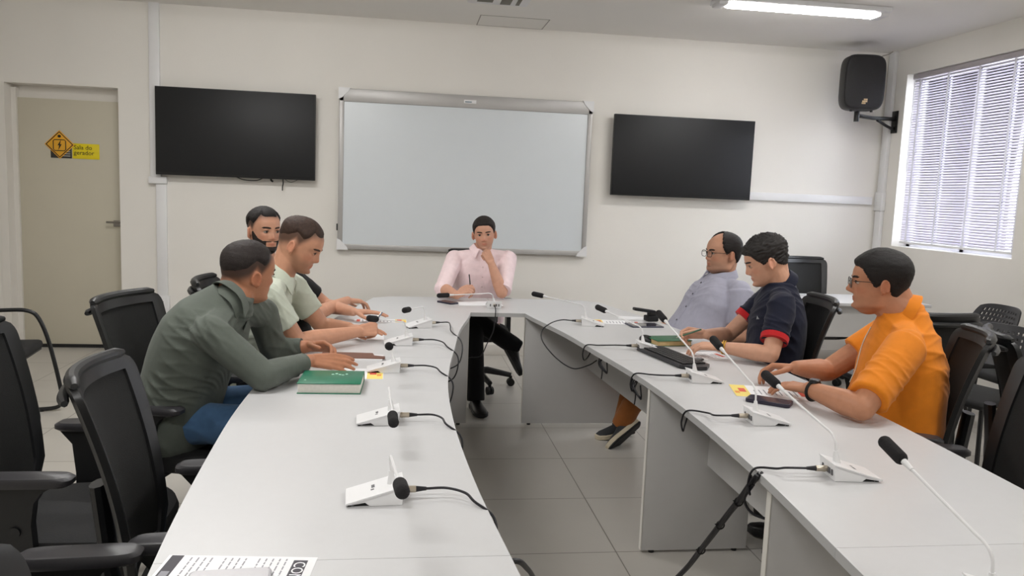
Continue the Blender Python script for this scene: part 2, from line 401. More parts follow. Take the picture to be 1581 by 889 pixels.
# ------------------------------------------------------------------ wall equipment
m_screen = mat('dark_screen', (27, 28, 30), .5, var=.03, scale=3, spec=.35)
def tv(x0, x1, z0, z1, label, gap=.1, tilt=0):
    r = thing('television', label, 'television', ((x0 + x1) / 2, D - gap, (z0 + z1) / 2))
    wd, ht = x1 - x0, z1 - z0
    obj('bezel', M().box((0, .02, 0), (wd, .035, ht), .004), m_dark, r)
    obj('screen', M().box((0, .0015, .006), (wd - .016, .006, ht - .03), .001), m_screen, r)
    obj('back_cover', M().box((0, .05, -.1), (wd * .7, .04, ht * .55), .015), m_dark, r)
    obj('wall_mount', M().box((0, .085, 0), (.3, .02, .25), .003), m_dark, r)
    return r
r = tv(-2.11, -.79, 1.548, 2.284, 'black flat screen on the wall beside the door with cables dangling below')
for P_, rd in [([(-.02, .05, -.36), (.06, .045, -.385), (.16, .045, -.385), (.22, .05, -.36)], .004), ([(.28, .05, -.36), (.285, .045, -.38), (.3, .045, -.39)], .008), ([(.38, .05, -.355), (.385, .045, -.40), (.38, .045, -.43), (.379, .045, -.465)], .005), ([(.39, .05, -.36), (.45, .045, -.39), (.52, .05, -.36)], .002)]:
    obj('dangling_cable', M().tube(spline(P_), rd, 8), m_black, r)
tv(1.86, 3.205, 1.53, 2.262, 'black flat screen to the right of the whiteboard')

wbx0, wbx1, wbz0, wbz1 = -.594, 1.664, .957, 2.357
wb = thing('whiteboard', 'large blank whiteboard in a silver frame on the back wall', 'whiteboard', ((wbx0 + wbx1) / 2, D, wbz0))
m_alu = mat('silver_frame', (176, 174, 172), .4, metal=.25, var=.02)
obj('frame', M().bx(wbx0, wbx1, D - .06, D - .02, 2.245, wbz1, .006).bx(wbx0, wbx1, D - .06, D - .02, wbz0, wbz0 + .045, .006).bx(wbx0, wbx0 + .042, D - .06, D - .02, wbz0, wbz1, .006).bx(wbx1 - .042, wbx1, D - .06, D - .02, wbz0, wbz1, .006), m_alu, wb, world=True)
obj('writing_surface', M().bx(wbx0 + .03, wbx1 - .03, D - .048, D - .002, wbz0 + .03, 2.25), mat('whiteboard_enamel', (212, 218, 222), .25, var=.006), wb, world=True)
for sx, sz, cx, cz in ((1, 1, wbx0, wbz0), (-1, 1, wbx1, wbz0), (1, -1, wbx0, wbz1), (-1, -1, wbx1, wbz1)):
    q = M().prism([(0, 0), (.10 * sx, 0), (.085 * sx, .03 * sz), (.03 * sx, .085 * sz), (0, .10 * sz)], -.046, 0.0)
    v = q.V[0]; q.V[0] = np.c_[v[:, 0] + cx - .006 * sx, D - .0205 + v[:, 2], v[:, 1] + cz - .006 * sz]
    obj('corner_cap', q, m_white, wb, world=True)
obj('maker_badge', M().bx(.49, .60, D - .063, D - .06, 2.285, 2.315, .001, mi=0).bx(.5, .56, D - .0635, D - .063, 2.292, 2.302, mi=1), [m_white, mat('badge_blue', (110, 130, 140), .5)], wb, world=True)
obj('side_switch', M().bx(wbx0 - .012, wbx0, D - .05, D - .03, 1.12, 1.18, .003), m_dark, wb, world=True)

# loudspeaker on its bracket
sp = thing('loudspeaker', 'black loudspeaker mounted high in the corner by the window', 'loudspeaker', (4.03, 6.72, 2.37), math.radians(-9))
prof = []
wv, hv = .185, .245
for a in np.linspace(0, 2 * math.pi, 40, endpoint=False):
    c_, s_ = math.cos(a), math.sin(a)
    prof.append((wv * math.copysign(abs(c_) ** .45, c_), .245 + hv * math.copysign(abs(s_) ** .38, s_)))
def ring(y, sc, sx=1): return np.array([(x * sc * sx, y, .245 + (z - .245) * sc) for x, z in prof])
obj('cabinet', M().loft([ring(.0, .97), ring(.02, 1), ring(.12, 1, .98), ring(.27, .9, .7), ring(.30, .8, .6)]), mat('speaker_shell', (26, 26, 28), .5, bump=.1, bscale=200), sp)
obj('front_grille', M().loft([ring(-.018, .86), ring(-.012, .93), ring(.004, .955)]), mat('speaker_grille', (20, 19, 20), .65, bump=.3, bscale=300), sp)
obj('badge', M().box((.005, -.019, .075), (.045, .004, .014), .001).box((.012, -.019, .092), (.032, .004, .012), .001).box((-.004, -.019, .058), (.035, .004, .012), .001), mat('badge_gold', (196, 170, 130), .4), sp)
for sx in (-.09, .09): obj('foot', M().cyl((sx, .03, -.012), (sx, .03, .006), .012), m_black, sp)
obj('cable_tail', M().tube(spline([(.12, .25, .40), (.2, .2, .5), (.27, .2, .53), (.32, .23, .56)]), .005, 6), mat('pale_cable', (150, 146, 138), .6), sp)
br = thing('wall_bracket', 'black steel bracket holding the loudspeaker on the window wall', 'bracket', (XR, 7.05, 2.3))
m_steel = mat('black_steel', (24, 24, 26), .4, metal=.3)
obj('wall_plate', M().bx(XR - .012, XR, 7.0, 7.085, 2.215, 2.42, .002).cyl((XR - .02, 7.04, 2.27), (XR - .012, 7.04, 2.27), .01).cyl((XR - .02, 7.04, 2.37), (XR - .012, 7.04, 2.37), .01), m_steel, br, world=True)
obj('arm', M().tube([(XR - .01, 7.04, 2.345), (4.3, 7.0, 2.34), (4.05, 6.84, 2.335)], .018, 8).cyl((4.05, 6.84, 2.28), (4.05, 6.84, 2.372), .024), m_steel, br, world=True)
obj('brace', M().tube([(XR - .01, 7.04, 2.245), (XR - .1, 7.03, 2.28), (4.36, 7.01, 2.325)], .014, 8), m_steel, br, world=True)
# ------------------------------------------------------------------ conference table (six modules in a boat-shaped U)
CX = .6
_yo = np.array([.3, 1.0, 1.5, 1.9, 2.6, 3.2, 4.0, 4.8, 5.68]); _wo = np.array([.90, 1.01, 1.075, 1.11, 1.15, 1.145, 1.09, .97, .78])
_yi = np.array([.3, 1.0, 1.47, 1.9, 2.45, 2.97, 3.4, 3.73, 4.28, 4.96]); _wi = np.array([.25, .32, .355, .40, .428, .426, .395, .352, .295, .163])
wo = lambda y: float(np.interp(y, _ys, _wos)); wi = lambda y: float(np.interp(y, _ys, _wis))
_ys = np.linspace(.3, 5.68, 300)
def _sm(x, xs, ys):
    v = np.interp(x, xs, ys); k = np.ones(31) / 31
    return np.convolve(np.pad(v, 15, mode='edge'), k, 'valid') * .85 + v * .15
_wos = _sm(_ys, _yo, _wo); _wis = _sm(_ys, _yi, _wi)
m_top = mat('table_laminate', (200, 200, 201), .36, var=.008, scale=30)
m_edge = mat('table_edge_band', (182, 182, 182), .4, var=.01)
m_panel = mat('table_panel', (198, 197, 196), .5, var=.01, scale=20)
m_pedge = mat('panel_edge', (222, 219, 212), .45, var=.01)
def top_poly(s, y0, y1, head):
    ys = np.linspace(y0, y1, 30)
    if head:
        yi = np.linspace(y0, 4.95, 24)
        inner = [(CX + s * wi(y), y) for y in yi] + [(CX + s * .001, 4.95)]
        yo = np.linspace(y0, 5.56, 28)
        outer = [(CX + s * .001, 5.66), (CX + s * .5, 5.66), (CX + s * .70, 5.64)] + [(CX + s * wo(y), y) for y in yo[::-1]]
        return inner + outer
    return [(CX + s * wi(y), y) for y in ys] + [(CX + s * wo(y), y) for y in ys[::-1]]
def table(s, y0, y1, head, panels, label):
    g = .0006
    r = thing('conference_table', label, 'table', (CX + s * .8, (y0 + y1) / 2, 0), 0)
    p = top_poly(s, y0 + g, y1 - g, head)
    mb = M().prism(p, .715, .74); mb.I = [1, 0] + [1] * (len(mb.F) - 2)
    obj('table_top', mb, [m_top, m_edge], r, world=True, smooth=20)
    for (py, a, b) in panels:
        xs = sorted((CX + s * a, CX + s * b))
        o = obj('end_panel', M().bx(xs[0], xs[1], py - .0125, py + .0125, .012, .715, .001), m_panel, r, world=True)
        obj('edge_strip', M().bx(CX + s * a - .002, CX + s * a + .002, py - .0125, py + .0125, .012, .715), m_pedge, o, world=True)
        for q in (a + .05, b - .05): obj('levelling_foot', M().cyl((CX + s * q, py, 0), (CX + s * q, py, .014), .012), m_black, o, world=True)
    ps = sorted(panels)
    for (pa, pb) in zip(ps[:-1], ps[1:]):
        xa, xb = CX + s * (pa[1] + .27), CX + s * (pb[1] + .27)
        obj('modesty_panel', M().prism([(xa, pa[0] + .013), (xb, pb[0] - .013), (xb + .018, pb[0] - .013), (xa + .018, pa[0] + .013)], .385, .715), m_panel, r, world=True)
    if head:
        xa, xb = CX + s * .69, CX + s * .60
        obj('modesty_panel', M().prism([(xa, y0 + .02), (xb, 4.962), (xb + .018, 4.962), (xa + .018, y0 + .02)], .385, .715), m_panel, r, world=True)
    return r
for s, side in ((-1, 'door'), (1, 'window')):
    table(s, .35, 1.56, False, [(1.245, .34, .80)], {'door': 'grey table section nearest the camera with the printed notice on it', 'window': 'grey table section nearest the camera on the window side'}[side])
    table(s, 1.56, 3.55, False, [(2.0, .425, .795), (3.105, .424, .895)], {'door': 'grey curved table section under the thick green book', 'window': 'grey curved table section in front of the man in orange'}[side])
    table(s, 3.55, 5.68, True, [(4.975, .182, .86)], {'door': 'grey corner table section at the head, on the side of the bearded man', 'window': 'grey corner table section at the head, under the mouse and green notebook'}[side])

# small desk against the right rear
dk = thing('desk', 'small light grey desk near the back wall behind the man in orange', 'desk', (3.65, 6.1, 0))
obj('desk_top', M().bx(3.0, 4.25, 5.83, 6.43, .715, .74, .002), m_top, dk, world=True)
obj('front_panel', M().bx(3.05, 4.2, 5.92, 5.938, .45, .715), m_panel, dk, world=True)
obj('cable_strip', M().bx(2.8, 3.5, 5.905, 5.92, .43, .447), m_black, dk, world=True)
for xx in (3.04, 4.21): obj('end_panel', M().bx(xx - .012, xx + .012, 5.88, 6.38, .0, .715), m_panel, dk, world=True)

# ------------------------------------------------------------------ office chairs
m_cframe = mat('chair_frame', (19, 20, 22), .42, var=.05)
m_cmesh = mat('chair_mesh', (13, 14, 14), .8, var=.12, scale=120, bump=.2, bscale=400)
m_cseat = mat('chair_fabric', (18, 18, 19), .85, var=.1, scale=60, bump=.15, bscale=250)
m_cpad = mat('arm_pad', (46, 45, 48), .4, var=.04)
def back_pt(y, t):                    # t 0 bottom .. 1 top
    z = .50 + .53 * t
    x = -.215 - .02 * math.sin(t * math.pi) * -1 - .13 * t + .058 * (y / .22) ** 2
    return np.array((x, y, z))
def make_chair():
    r = thing('office_chair', 'black office chair', 'chair')
    st = M()
    rings = []
    for zz, sc in ((.405, .86), (.42, .97), (.45, 1.0), (.47, .97), (.482, .82)):
        pr = []
        for a in np.linspace(0, 2 * math.pi, 40, endpoint=False):
            c_, s_ = math.cos(a), math.sin(a)
            x = .235 * math.copysign(abs(c_) ** .55, c_) * sc; y = .245 * math.copysign(abs(s_) ** .55, s_) * sc
            pr.append((x + .02, y, zz - (.03 * max(0, x / .235) ** 3)))
        rings.append(np.array(pr))
    obj('seat', st.loft(rings), m_cseat, r)
    W_ = lambda t: .180 + .045 * t - .03 * max(0, .15 - t) / .15
    def outline(u, t):                 # rounded corners at the top
        k = max(0.0, (t - .90) / .10); return back_pt(u * (W_(t) - .035 * (1 - math.sqrt(max(0, 1 - k * k)))), t)
    nu, nv = 33, 41; us_ = np.sin(np.linspace(-1, 1, nu) * math.pi / 2) * .5 + np.linspace(-1, 1, nu) * .5; ts_ = np.linspace(0, 1, nv)
    def slab(keep, x0, x1):
        V = []
        for dx in (x0, x1):
            for t in ts_:
                for u in us_:
                    e = .006 * max(0, (abs(u) - .8) / .2) ** 2
                    V.append(outline(u, t) + np.array((dx + (e if dx < -.015 else -e), 0, 0)))
        F = []; nn = nu * nv; K = lambda i, j: 0 <= i < nv - 1 and 0 <= j < nu - 1 and keep(abs(us_[j] + us_[j + 1]) / 2, (ts_[i] + ts_[i + 1]) / 2)
        for i in range(nv - 1):
            for j in range(nu - 1):
                if not K(i, j): continue
                a = i * nu + j; b_, c, d = a + 1, a + nu + 1, a + nu
                F += [(a, b_, c, d), (nn + a, nn + d, nn + c, nn + b_)]
                if not K(i - 1, j): F.append((a, nn + a, nn + b_, b_))
                if not K(i + 1, j): F.append((d, c, nn + c, nn + d))
                if not K(i, j - 1): F.append((a, d, nn + d, nn + a))
                if not K(i, j + 1): F.append((b_, nn + b_, nn + c, c))
        m_ = M().add(V, F); used = sorted({i for f in F for i in f}); mp = {o: i for i, o in enumerate(used)}
        return M().add(m_.verts()[used], [tuple(mp[i] for i in f) for f in F])
    band = lambda u, t: u > .80 or t > .93 or t < .06
    bf = obj('back_frame', slab(band, .004, -.026), m_cframe, r, smooth=50)
    top = [outline(u, .985) + np.array((-.010, 0, .010)) for u in np.linspace(-.97, .97, 17)]
    obj('top_rail', M().tube(top, [.008] + [.017] * 15 + [.008], 10), m_cframe, bf)
    obj('top_lip', M().tube([p + np.array((-.016 - .004 * abs(i - 8) / 8, (i - 8) * .0008, -.04)) for i, p in enumerate(top)], [.008] + [.013] * 15 + [.008], 8), m_cframe, bf)
    g = slab(lambda u, t: not band(u, t) or (u < .84 and .05 < t < .945), -.004, -.012)
    obj('back_mesh', g, m_cmesh, r, smooth=60)
    sp_ = M()
    sp_.tube(spline([(-.05, 0, .40), (-.2, 0, .38), (-.285, 0, .44), (-.30, 0, .58), (-.315, 0, .72)]), .022, 10, flat=1.8)
    obj('back_support', sp_, m_cframe, r)
    for s in (-1, 1):
        a = M()
        # tapered upright plate with curved front edge
        prof = [(-.17, .655), (.045, .655), (.0, .63), (-.02, .60), (-.028, .54), (-.022, .45), (-.02, .405), (-.115, .405), (-.115, .5), (-.125, .6)]
        a.extrude_y(prof, s * .262 - .016, s * .262 + .016)
        a.box((-.06, s * .20, .40), (.09, .15, .02), .004)
        ar = obj('armrest', a, m_cframe, r)
        rings = []
        for zz, sc in ((.648, .9), (.655, 1), (.668, 1), (.676, .9)):
            rings.append(np.array([(-.05 + .13 * sc * math.copysign(abs(math.cos(q)) ** .38, math.cos(q)), s * .262 + .037 * sc * math.copysign(abs(math.sin(q)) ** .5, math.sin(q)), zz) for q in np.linspace(0, 2 * math.pi, 28, endpoint=False)]))
        obj('arm_pad', M().loft(rings), m_cpad, ar)
        obj('height_button', M().cyl((-.07, s * .262 + s * .014, .52), (-.07, s * .262 + s * .022, .52), .016), m_dark, ar)
    obj('gas_column', M().cyl((0, 0, .10), (0, 0, .3), .028).cyl((0, 0, .3), (0, 0, .395), .02).box((0, 0, .395), (.2, .16, .03), .008), m_dark, r)
    for k in range(5):
        a = k * 2 * math.pi / 5 + .3; c_, s_ = math.cos(a), math.sin(a)
        lg = obj('base_leg', M().tube([(0, 0, .12), (c_ * .1, s_ * .1, .125), (c_ * .2, s_ * .2, .105), (c_ * .29, s_ * .29, .085)], [.03, .028, .023, .02], 8), m_dark, r)
        cc = M()
        for q in (-.014, .014):
            x, y = c_ * .29 - s_ * q, s_ * .29 + c_ * q
            cc.cyl((x + s_ * .009, y - c_ * .009, .03), (x - s_ * .009, y + c_ * .009, .03), .03, n=16)
        cc.cyl((c_ * .29, s_ * .29, .03), (c_ * .29, s_ * .29, .08), .012)
        obj('caster', cc, m_black, lg)
    return r
proto = [None]
def chair(x, y, deg, label, dz=0.0, group=None):
    if proto[0] is None: proto[0] = o = make_chair()
    else: o = copy_tree(proto[0])
    o.location = (x, y, 0); o.rotation_euler = (0, 0, math.radians(deg)); o.scale = (1, 1, 1 + dz)
    o['label'] = label; o['group'] = 'black office chairs around the table'
    return o
chair(-.46, 2.12, 4, 'empty black mesh office chair tucked against the left table edge, nearest one seen whole', -.02)
chair(-.97, 2.50, 0, 'black office chair cut off by the left picture edge, behind the empty mesh chair')
chair(-.625, 1.505, 4, 'black office chair at the lower left corner, only its arm showing')
chair(-.245, .915, 0, 'black chair in the bottom left corner showing just a rounded back corner', -.035)
chair(-.80, 3.20, -14, 'black office chair under the man in the grey-green shirt')
chair(-.63, 3.92, 2, 'black office chair under the man in the pale green shirt')
chair(-.53, 4.52, 0, 'black office chair under the bearded man', -.1)
chair(.56, 6.02, -88, 'black office chair under the man in the pink shirt')
chair(2.0, 4.60, 180, 'black office chair under the man in the lavender shirt', -.06)
chair(1.79, 3.76, 170, 'black office chair behind the man in the navy polo')
chair(1.905, 2.86, 155, 'black office chair behind the man in the orange polo')
chair(1.74, 2.22, 167, 'black office chair at the right picture edge, nearest one on the window side')
chair(2.56, 3.74, 88, 'empty black office chair turned away, just behind the orange shoulder', -.03)
chair(2.74, 2.80, -28, 'empty black office chair half hidden behind the chair of the man in orange', -.03)
chair(3.55, 6.36, -90, 'empty black mesh chair at the small desk by the back wall')

# waiting chairs
def tube_chair(x, y, deg, label):
    r = thing('visitor_chair', label, 'chair', (x, y, 0), math.radians(deg))
    obj('seat', M().box((0, 0, .445), (.46, .46, .06), .025, 3), m_cseat, r)
    obj('backrest', M().box((-.25, 0, .72), (.05, .44, .34), .022, 3, rot=Euler((0, math.radians(-10), 0))), m_cseat, r)
    for s in (-1, 1):
        P = [(-.26, s * .25, .64), (.02, s * .25, .655), (.14, s * .25, .65), (.2, s * .25, .60), (.255, s * .25, .44), (.31, s * .25, .16), (.315, s * .25, .07), (.28, s * .25, .022), (.1, s * .25, .013), (-.22, s * .25, .013)]
        o = obj('side_frame', M().tube(spline(P, 5), .0125, 10), m_dark, r)
        obj('glide', M().cyl((.2, s * .25, 0), (.2, s * .25, .015), .014), m_black, o)
    obj('cross_bar', M().cyl((-.2, -.25, .44), (-.2, .25, .44), .011).cyl((.2, -.25, .41), (.2, .25, .41), .011).cyl((-.22, -.25, .013), (-.22, .25, .013), .011), m_dark, r)
tube_chair(-2.44, 4.99, 8, 'black visitor chair with a bent tube frame near the door, half in picture')

def shell_chair(x, y, deg, label):
    r = thing('visitor_chair', label, 'chair', (x, y, 0), math.radians(deg), 'perforated visitor chairs by the window wall')
    def P(u, v): return np.array((-.20 - .10 * v + .05 * u * u, u * (.235 - .03 * v * v), .60 + .24 * v))
    nu, nv = 29, 15; us, vs_ = np.linspace(-1, 1, nu), np.linspace(0, 1, nv)
    V = []; th = np.array((-.012, 0, 0))
    for dlt in (0, 1):
        for v in vs_:
            for u in us:
                vv = v * (1 - .10 * abs(u) ** 5); V.append(P(u * (1 - .08 * v ** 6), vv) + th * dlt)
    F = []; nn = nu * nv
    hole = lambda i, j: 0 <= i < nv - 1 and 0 <= j < nu - 1 and 7 <= i <= 12 and 3 <= j <= 24 and i % 2 == 1 and j % 2 == 1
    solid = lambda i, j: 0 <= i < nv - 1 and 0 <= j < nu - 1 and not hole(i, j)
    for i in range(nv - 1):
        for j in range(nu - 1):
            if not solid(i, j): continue
            a = i * nu + j; b, c, d = a + 1, a + nu + 1, a + nu
            F += [(a, b, c, d), (nn + a, nn + d, nn + c, nn + b)]
            if not solid(i - 1, j): F.append((a, nn + a, nn + b, b))
            if not solid(i + 1, j): F.append((d, c, nn + c, nn + d))
            if not solid(i, j - 1): F.append((a, d, nn + d, nn + a))
            if not solid(i, j + 1): F.append((b, nn + b, nn + c, c))
    obj('backrest', M().add(V, F), mat('shell_plastic', (42, 42, 45), .35, var=.05), r, smooth=50)
    obj('seat', M().box((0.02, 0, .44), (.46, .46, .05), .024, 3), m_cseat, r)
    for s in (-1, 1):
        a = obj('armrest', M().tube(spline([(-.19, s * .25, .44), (-.21, s * .25, .6), (-.17, s * .26, .665), (.12, s * .26, .67)]), [.014] * 25, 8), m_dark, r)
        obj('arm_pad', M().box((-.02, s * .26, .68), (.24, .05, .025), .01), m_cframe, a)
        obj('leg', M().tube([(-.18, s * .2, .43), (-.24, s * .22, .0)], .013, 8), m_dark, r)
        obj('leg', M().tube([(.2, s * .2, .42), (.22, s * .22, .0)], .013, 8), m_dark, r)
shell_chair(4.02, 5.12, 180, 'black visitor chair with a perforated back against the window wall, farther one')
shell_chair(4.0, 4.5, 180, 'black visitor chair with a perforated back against the window wall, nearer one')
shell_chair(3.3, 4.12, 200, 'black visitor chair pulled out from the window wall behind the orange shirt')
# ------------------------------------------------------------------ microphones and their cables
ZT = .74
m_mic = mat('mic_white', (228, 228, 229), .35, var=.01)
m_foam = mat('mic_foam', (27, 25, 27), .95, var=.15, scale=200, bump=.5, bscale=500)
m_port = mat('mic_ports', (95, 95, 98), .5)
m_cable = mat('cable_black', (20, 20, 26), .45, var=.05)
m_metal = mat('connector_metal', (196, 186, 170), .3, metal=.8)
def mic(stem, bend, tip, dirdeg, label, foam_r=.0155):
    a = math.radians(dirdeg); d = np.array((math.cos(a), math.sin(a)))
    cx, cy = stem[0] + d[0] * .035, stem[1] + d[1] * .035
    r = thing('desk_microphone', label, 'microphone', (cx, cy, ZT), a, 'white gooseneck desk microphones')
    Rm = Matrix.Rotation(-a, 3, 'Z')
    loc = lambda p: np.array(Rm @ Vector((p[0] - cx, p[1] - cy, p[2] - ZT)))
    b = M()
    b.extrude_y([(-.058, .001), (-.062, .046), (-.056, .047), (.072, .010), (.074, .005), (.062, .005), (.030, .010), (.018, .001)], -.046, .046)
    b.extrude_y([(-.064, .0462), (-.063, .0485), (.075, .0098), (.076, .0062), (.072, .0062)], -.05, .05)
    obj('base', b, m_mic, r)
    obj('underside', M().bx(.012, .056, -.04, .04, .0, .005).bx(.062, .07, -.04, .04, 0, .005), m_black, r)
    pt = M()
    for y, w_ in ((-.03, .008), (-.012, .012), (.026, .007)): pt.bx(-.0625, -.059, y - w_ / 2, y + w_ / 2, .014, .030)
    obj('port', pt, m_port, r)
    bt = M()
    sl_ = lambda x: .0485 + (x + .063) * (.0098 - .0485) / .138 + .0004
    for x, y, w_ in ((.01, -.012, .010), (.012, .008, .004)):
        bt.add([(x - .004, y - w_, sl_(x - .004)), (x + .004, y - w_, sl_(x + .004)), (x + .004, y + w_, sl_(x + .004)), (x - .004, y + w_, sl_(x - .004))], [(0, 1, 2, 3)])
    obj('button_mark', bt, m_port, r)
    S = np.array((-.035, 0, .038)); B = loc(bend); B[0] = B[0] * .6 + S[0] * .4; B[1] *= .6
    Tp = loc(tip); u = (Tp - B) / np.linalg.norm(Tp - B)
    obj('stem', M().cyl(S, S + (B - S) * .45, .0115, .0055, 14), m_mic, r)
    P = spline([S + (B - S) * .4, S + (B - S) * .8, B + u * .018, B + u * .06, Tp - u * .16, Tp - u * .1], 7)
    nk = M().tube(P, .0034, 8); nk.cyl(Tp - u * .115, Tp - u * .085, .005, .0075, 12); nk.cyl(Tp - u * .085, Tp - u * .065, .0075, .0085, 12)
    obj('gooseneck', nk, m_mic, r)
    obj('foam_windscreen', M().capsule(Tp - u * .072, Tp - u * foam_r, foam_r, foam_r, 18, 5), m_foam, r)
    return r, np.array((cx, cy)) - d * .062, d
MICS = [
 ((.124, 4.385), (.108, 4.380, .855), (.001, 4.10, .872), 196, 'white desk microphone in front of the bearded man'),
 ((.020, 3.871), (.001, 3.868, .85), (-.157, 3.551, .917), 184, 'white desk microphone beside the hand writing with a pen'),
 ((-.035, 3.278), (-.049, 3.284, .835), (-.051, 2.934, .913), 183, 'white desk microphone touching the yellow end of a flyer near the thick green book'),
 ((-.032, 2.536), (-.048, 2.530, .86), (-.019, 2.172, .84), 183, 'white desk microphone alone on the left table arm, just nearer than the green book'),
 ((-.018, 1.881), (-.027, 1.887, .85), (.008, 1.531, .889), 184, 'nearest white desk microphone on the left table arm'),
 ((.598, 5.170), (.569, 5.153, .84), (.215, 5.165, .815), 88, 'white desk microphone in front of the man in pink'),
 ((1.080, 4.542), (1.050, 4.531, .86), (.784, 4.771, .893), -14, 'white desk microphone at the right corner of the table head'),
 ((1.201, 3.790), (1.188, 3.805, .855), (1.032, 4.124, .911), -4, 'white desk microphone at the far end of the black keyboard'),
 ((1.228, 3.135), (1.205, 3.135, .86), (1.159, 3.469, .985), -3, 'white desk microphone at the near end of the black keyboard'),
 ((1.221, 2.532), (1.217, 2.545, .86), (1.189, 2.886, .972), -3, 'white desk microphone right beside the large black phone'),
 ((1.218, 2.003), (1.204, 2.014, .855), (1.151, 2.355, .956), -4, 'white desk microphone whose cable joins the thick cable bundle'),
 ((1.127, 1.291), (1.116, 1.295, .855), (1.101, 1.637, .966), -4, 'nearest white desk microphone on the right, its base out of the picture'),
]
CABL = ['nearest the bearded man', 'at the writing hand', 'at the flyer by the green book', 'just nearer than the green book', 'nearest of the left table arm', 'facing the man in pink', 'at the right corner of the head', 'at the far end of the keyboard', 'at the near end of the keyboard', 'beside the large black phone', 'above the cable bundle', 'out of the lower right picture edge']
for i, (s_, b_, t_, dg, lb) in enumerate(MICS):
    _, q, d = mic(s_, b_, t_, dg, lb)
    d = -d; zc = ZT + .022
    c = thing('microphone_cable', 'black microphone cable plugged into the white microphone, ' + CABL[i], 'cable', (q[0], q[1], ZT), 0, 'black microphone cables')
    p0 = np.array((q[0], q[1], zc)); dd = np.array((d[0], d[1], 0))
    obj('connector', M().cyl(p0 - dd * .004, p0 + dd * .032, .0085, n=14).cyl(p0 + dd * .006, p0 + dd * .01, .0095, n=14), m_metal, c, world=True)
    obj('boot', M().cyl(p0 + dd * .032, p0 + dd * .058, .0075, .0045, 12), m_cable, c, world=True)
    e = p0 + dd * .058
    if i == 5:
        P = [e, (.59, 5.03, .765), (.585, 4.955, .75), (.58, 4.935, .70), (.57, 4.93, .62), (.535, 4.94, .54), (.50, 4.95, .46), (.44, 4.99, .44), (.41, 5.0, .43)]
    elif i < 5:
        y = q[1]; dy = [-.36, -.20, -.12, -.12, -.10][i]
        ex = CX - wi(y + dy * .8) if y + dy * .8 < 4.9 else .44
        drop = [.60, .60, .60, .62, .62][i]
        P = [e, e + dd * .05 + np.array((0, dy * .04, .001)), e + (np.array((ex, y + dy * .45, zc)) - e) * .65, (ex - .03, y + dy * .6, ZT + .012), (ex + .012, y + dy * .9, ZT - .012), (ex + .018, y + dy * 1.15, .69), (ex - .005, y + dy * 1.3, drop + .03), (ex - .07, y + dy * 1.35, drop)]
    elif i == 6:
        P = [e, e + dd * .06, (.862, 4.50, .755), (.80, 4.44, .72), (.80, 4.40, .66), (.86, 4.28, .59), (.93, 4.16, .56), (.99, 4.06, .60), (1.02, 4.0, .64)]
    else:
        y = q[1]; dy = [.10, .12, .14, .06, .06][i - 7]
        ex = CX + wi(y + dy)
        P = [e, e + dd * .06, (ex + .05, y + dy * .5, ZT + .012), (ex - .004, y + dy * .9, ZT + .004), (ex - .018, y + dy, .70), (ex - .01, y + dy * 1.0, .665), (ex + .03, y + dy + .09, .66), (ex + .07, y + dy + .16, .69)]
    obj('lead', M().tube(spline(P, 7), .0034, 8), m_cable, c, world=True)
# loops of cable tied under the right edge
for (px, py, pz, lb) in [(.985, 3.76, .685, 'small tied tangle of black cable under the table edge behind the keyboard'), (1.02, 3.30, .68, 'tied loops of black cable under the table edge below the keyboard end')]:
    rng = random.Random(int(px * 1000)); mb = M()
    for k in range(3):
        P = [(px + .03 + .02 * rng.random(), py + .03 + .05 * k, pz + .03), (px - .005, py + .02 * k, pz - .01 * k), (px + .005, py - .05 - .02 * rng.random(), pz - .03 - .02 * rng.random()), (px + .02, py - .04, pz - .045), (px + .035, py + .03, pz - .01)]
        mb.tube(spline(P, 6), .0032, 6)
    mb.tube(spline([(px, py - .01, pz - .02), (px + .002, py - .012, pz - .05), (px, py - .01, pz - .085)], 4), .003, 6)
    tag(obj('cable_tangle', mb, m_cable), lb, 'cable')
# thick bundle down to the floor
bd = thing('cable_bundle', 'thick tied bundle of black cables slanting from the right table edge to the floor', 'cable bundle', (1.02, 2.1, 0))
rng = random.Random(4)
A_ = np.array([(1.005, 2.03, .735), (1.0, 2.06, .70), (1.015, 2.17, .60), (1.02, 2.3, .47), (1.025, 2.45, .315), (1.033, 2.62, .15), (1.02, 2.75, .03), (.98, 2.8, .014), (.85, 2.75, .014)])
for k in range(5):
    a = k * 2 * math.pi / 5; off = np.array([(math.cos(a + i * .9) * .0075, math.sin(a + i * .9) * .0075, math.cos(a + i * .9) * .004 + .003) for i in range(len(A_))])
    obj('cable_strand', M().tube(spline(A_ + off, 7), .0048, 8), m_cable, bd, world=True)
for i in (2, 3, 4): obj('cable_tie', M().tube([A_[i] + np.array((math.cos(q) * .0135, 0, math.sin(q) * .0135)) for q in np.linspace(0, 2 * math.pi, 16, endpoint=False)], .0022, 6, closed=True).cyl(A_[i], A_[i] + np.array((-.022, -.01, .008)), .002, n=6), m_black, bd, world=True)
obj('loose_loop', M().tube(spline([(1.0, 2.05, .70), (.995, 2.09, .64), (1.02, 2.08, .60), (1.07, 2.05, .595), (1.12, 2.04, .62)], 6), .004, 8), m_cable, bd, world=True)
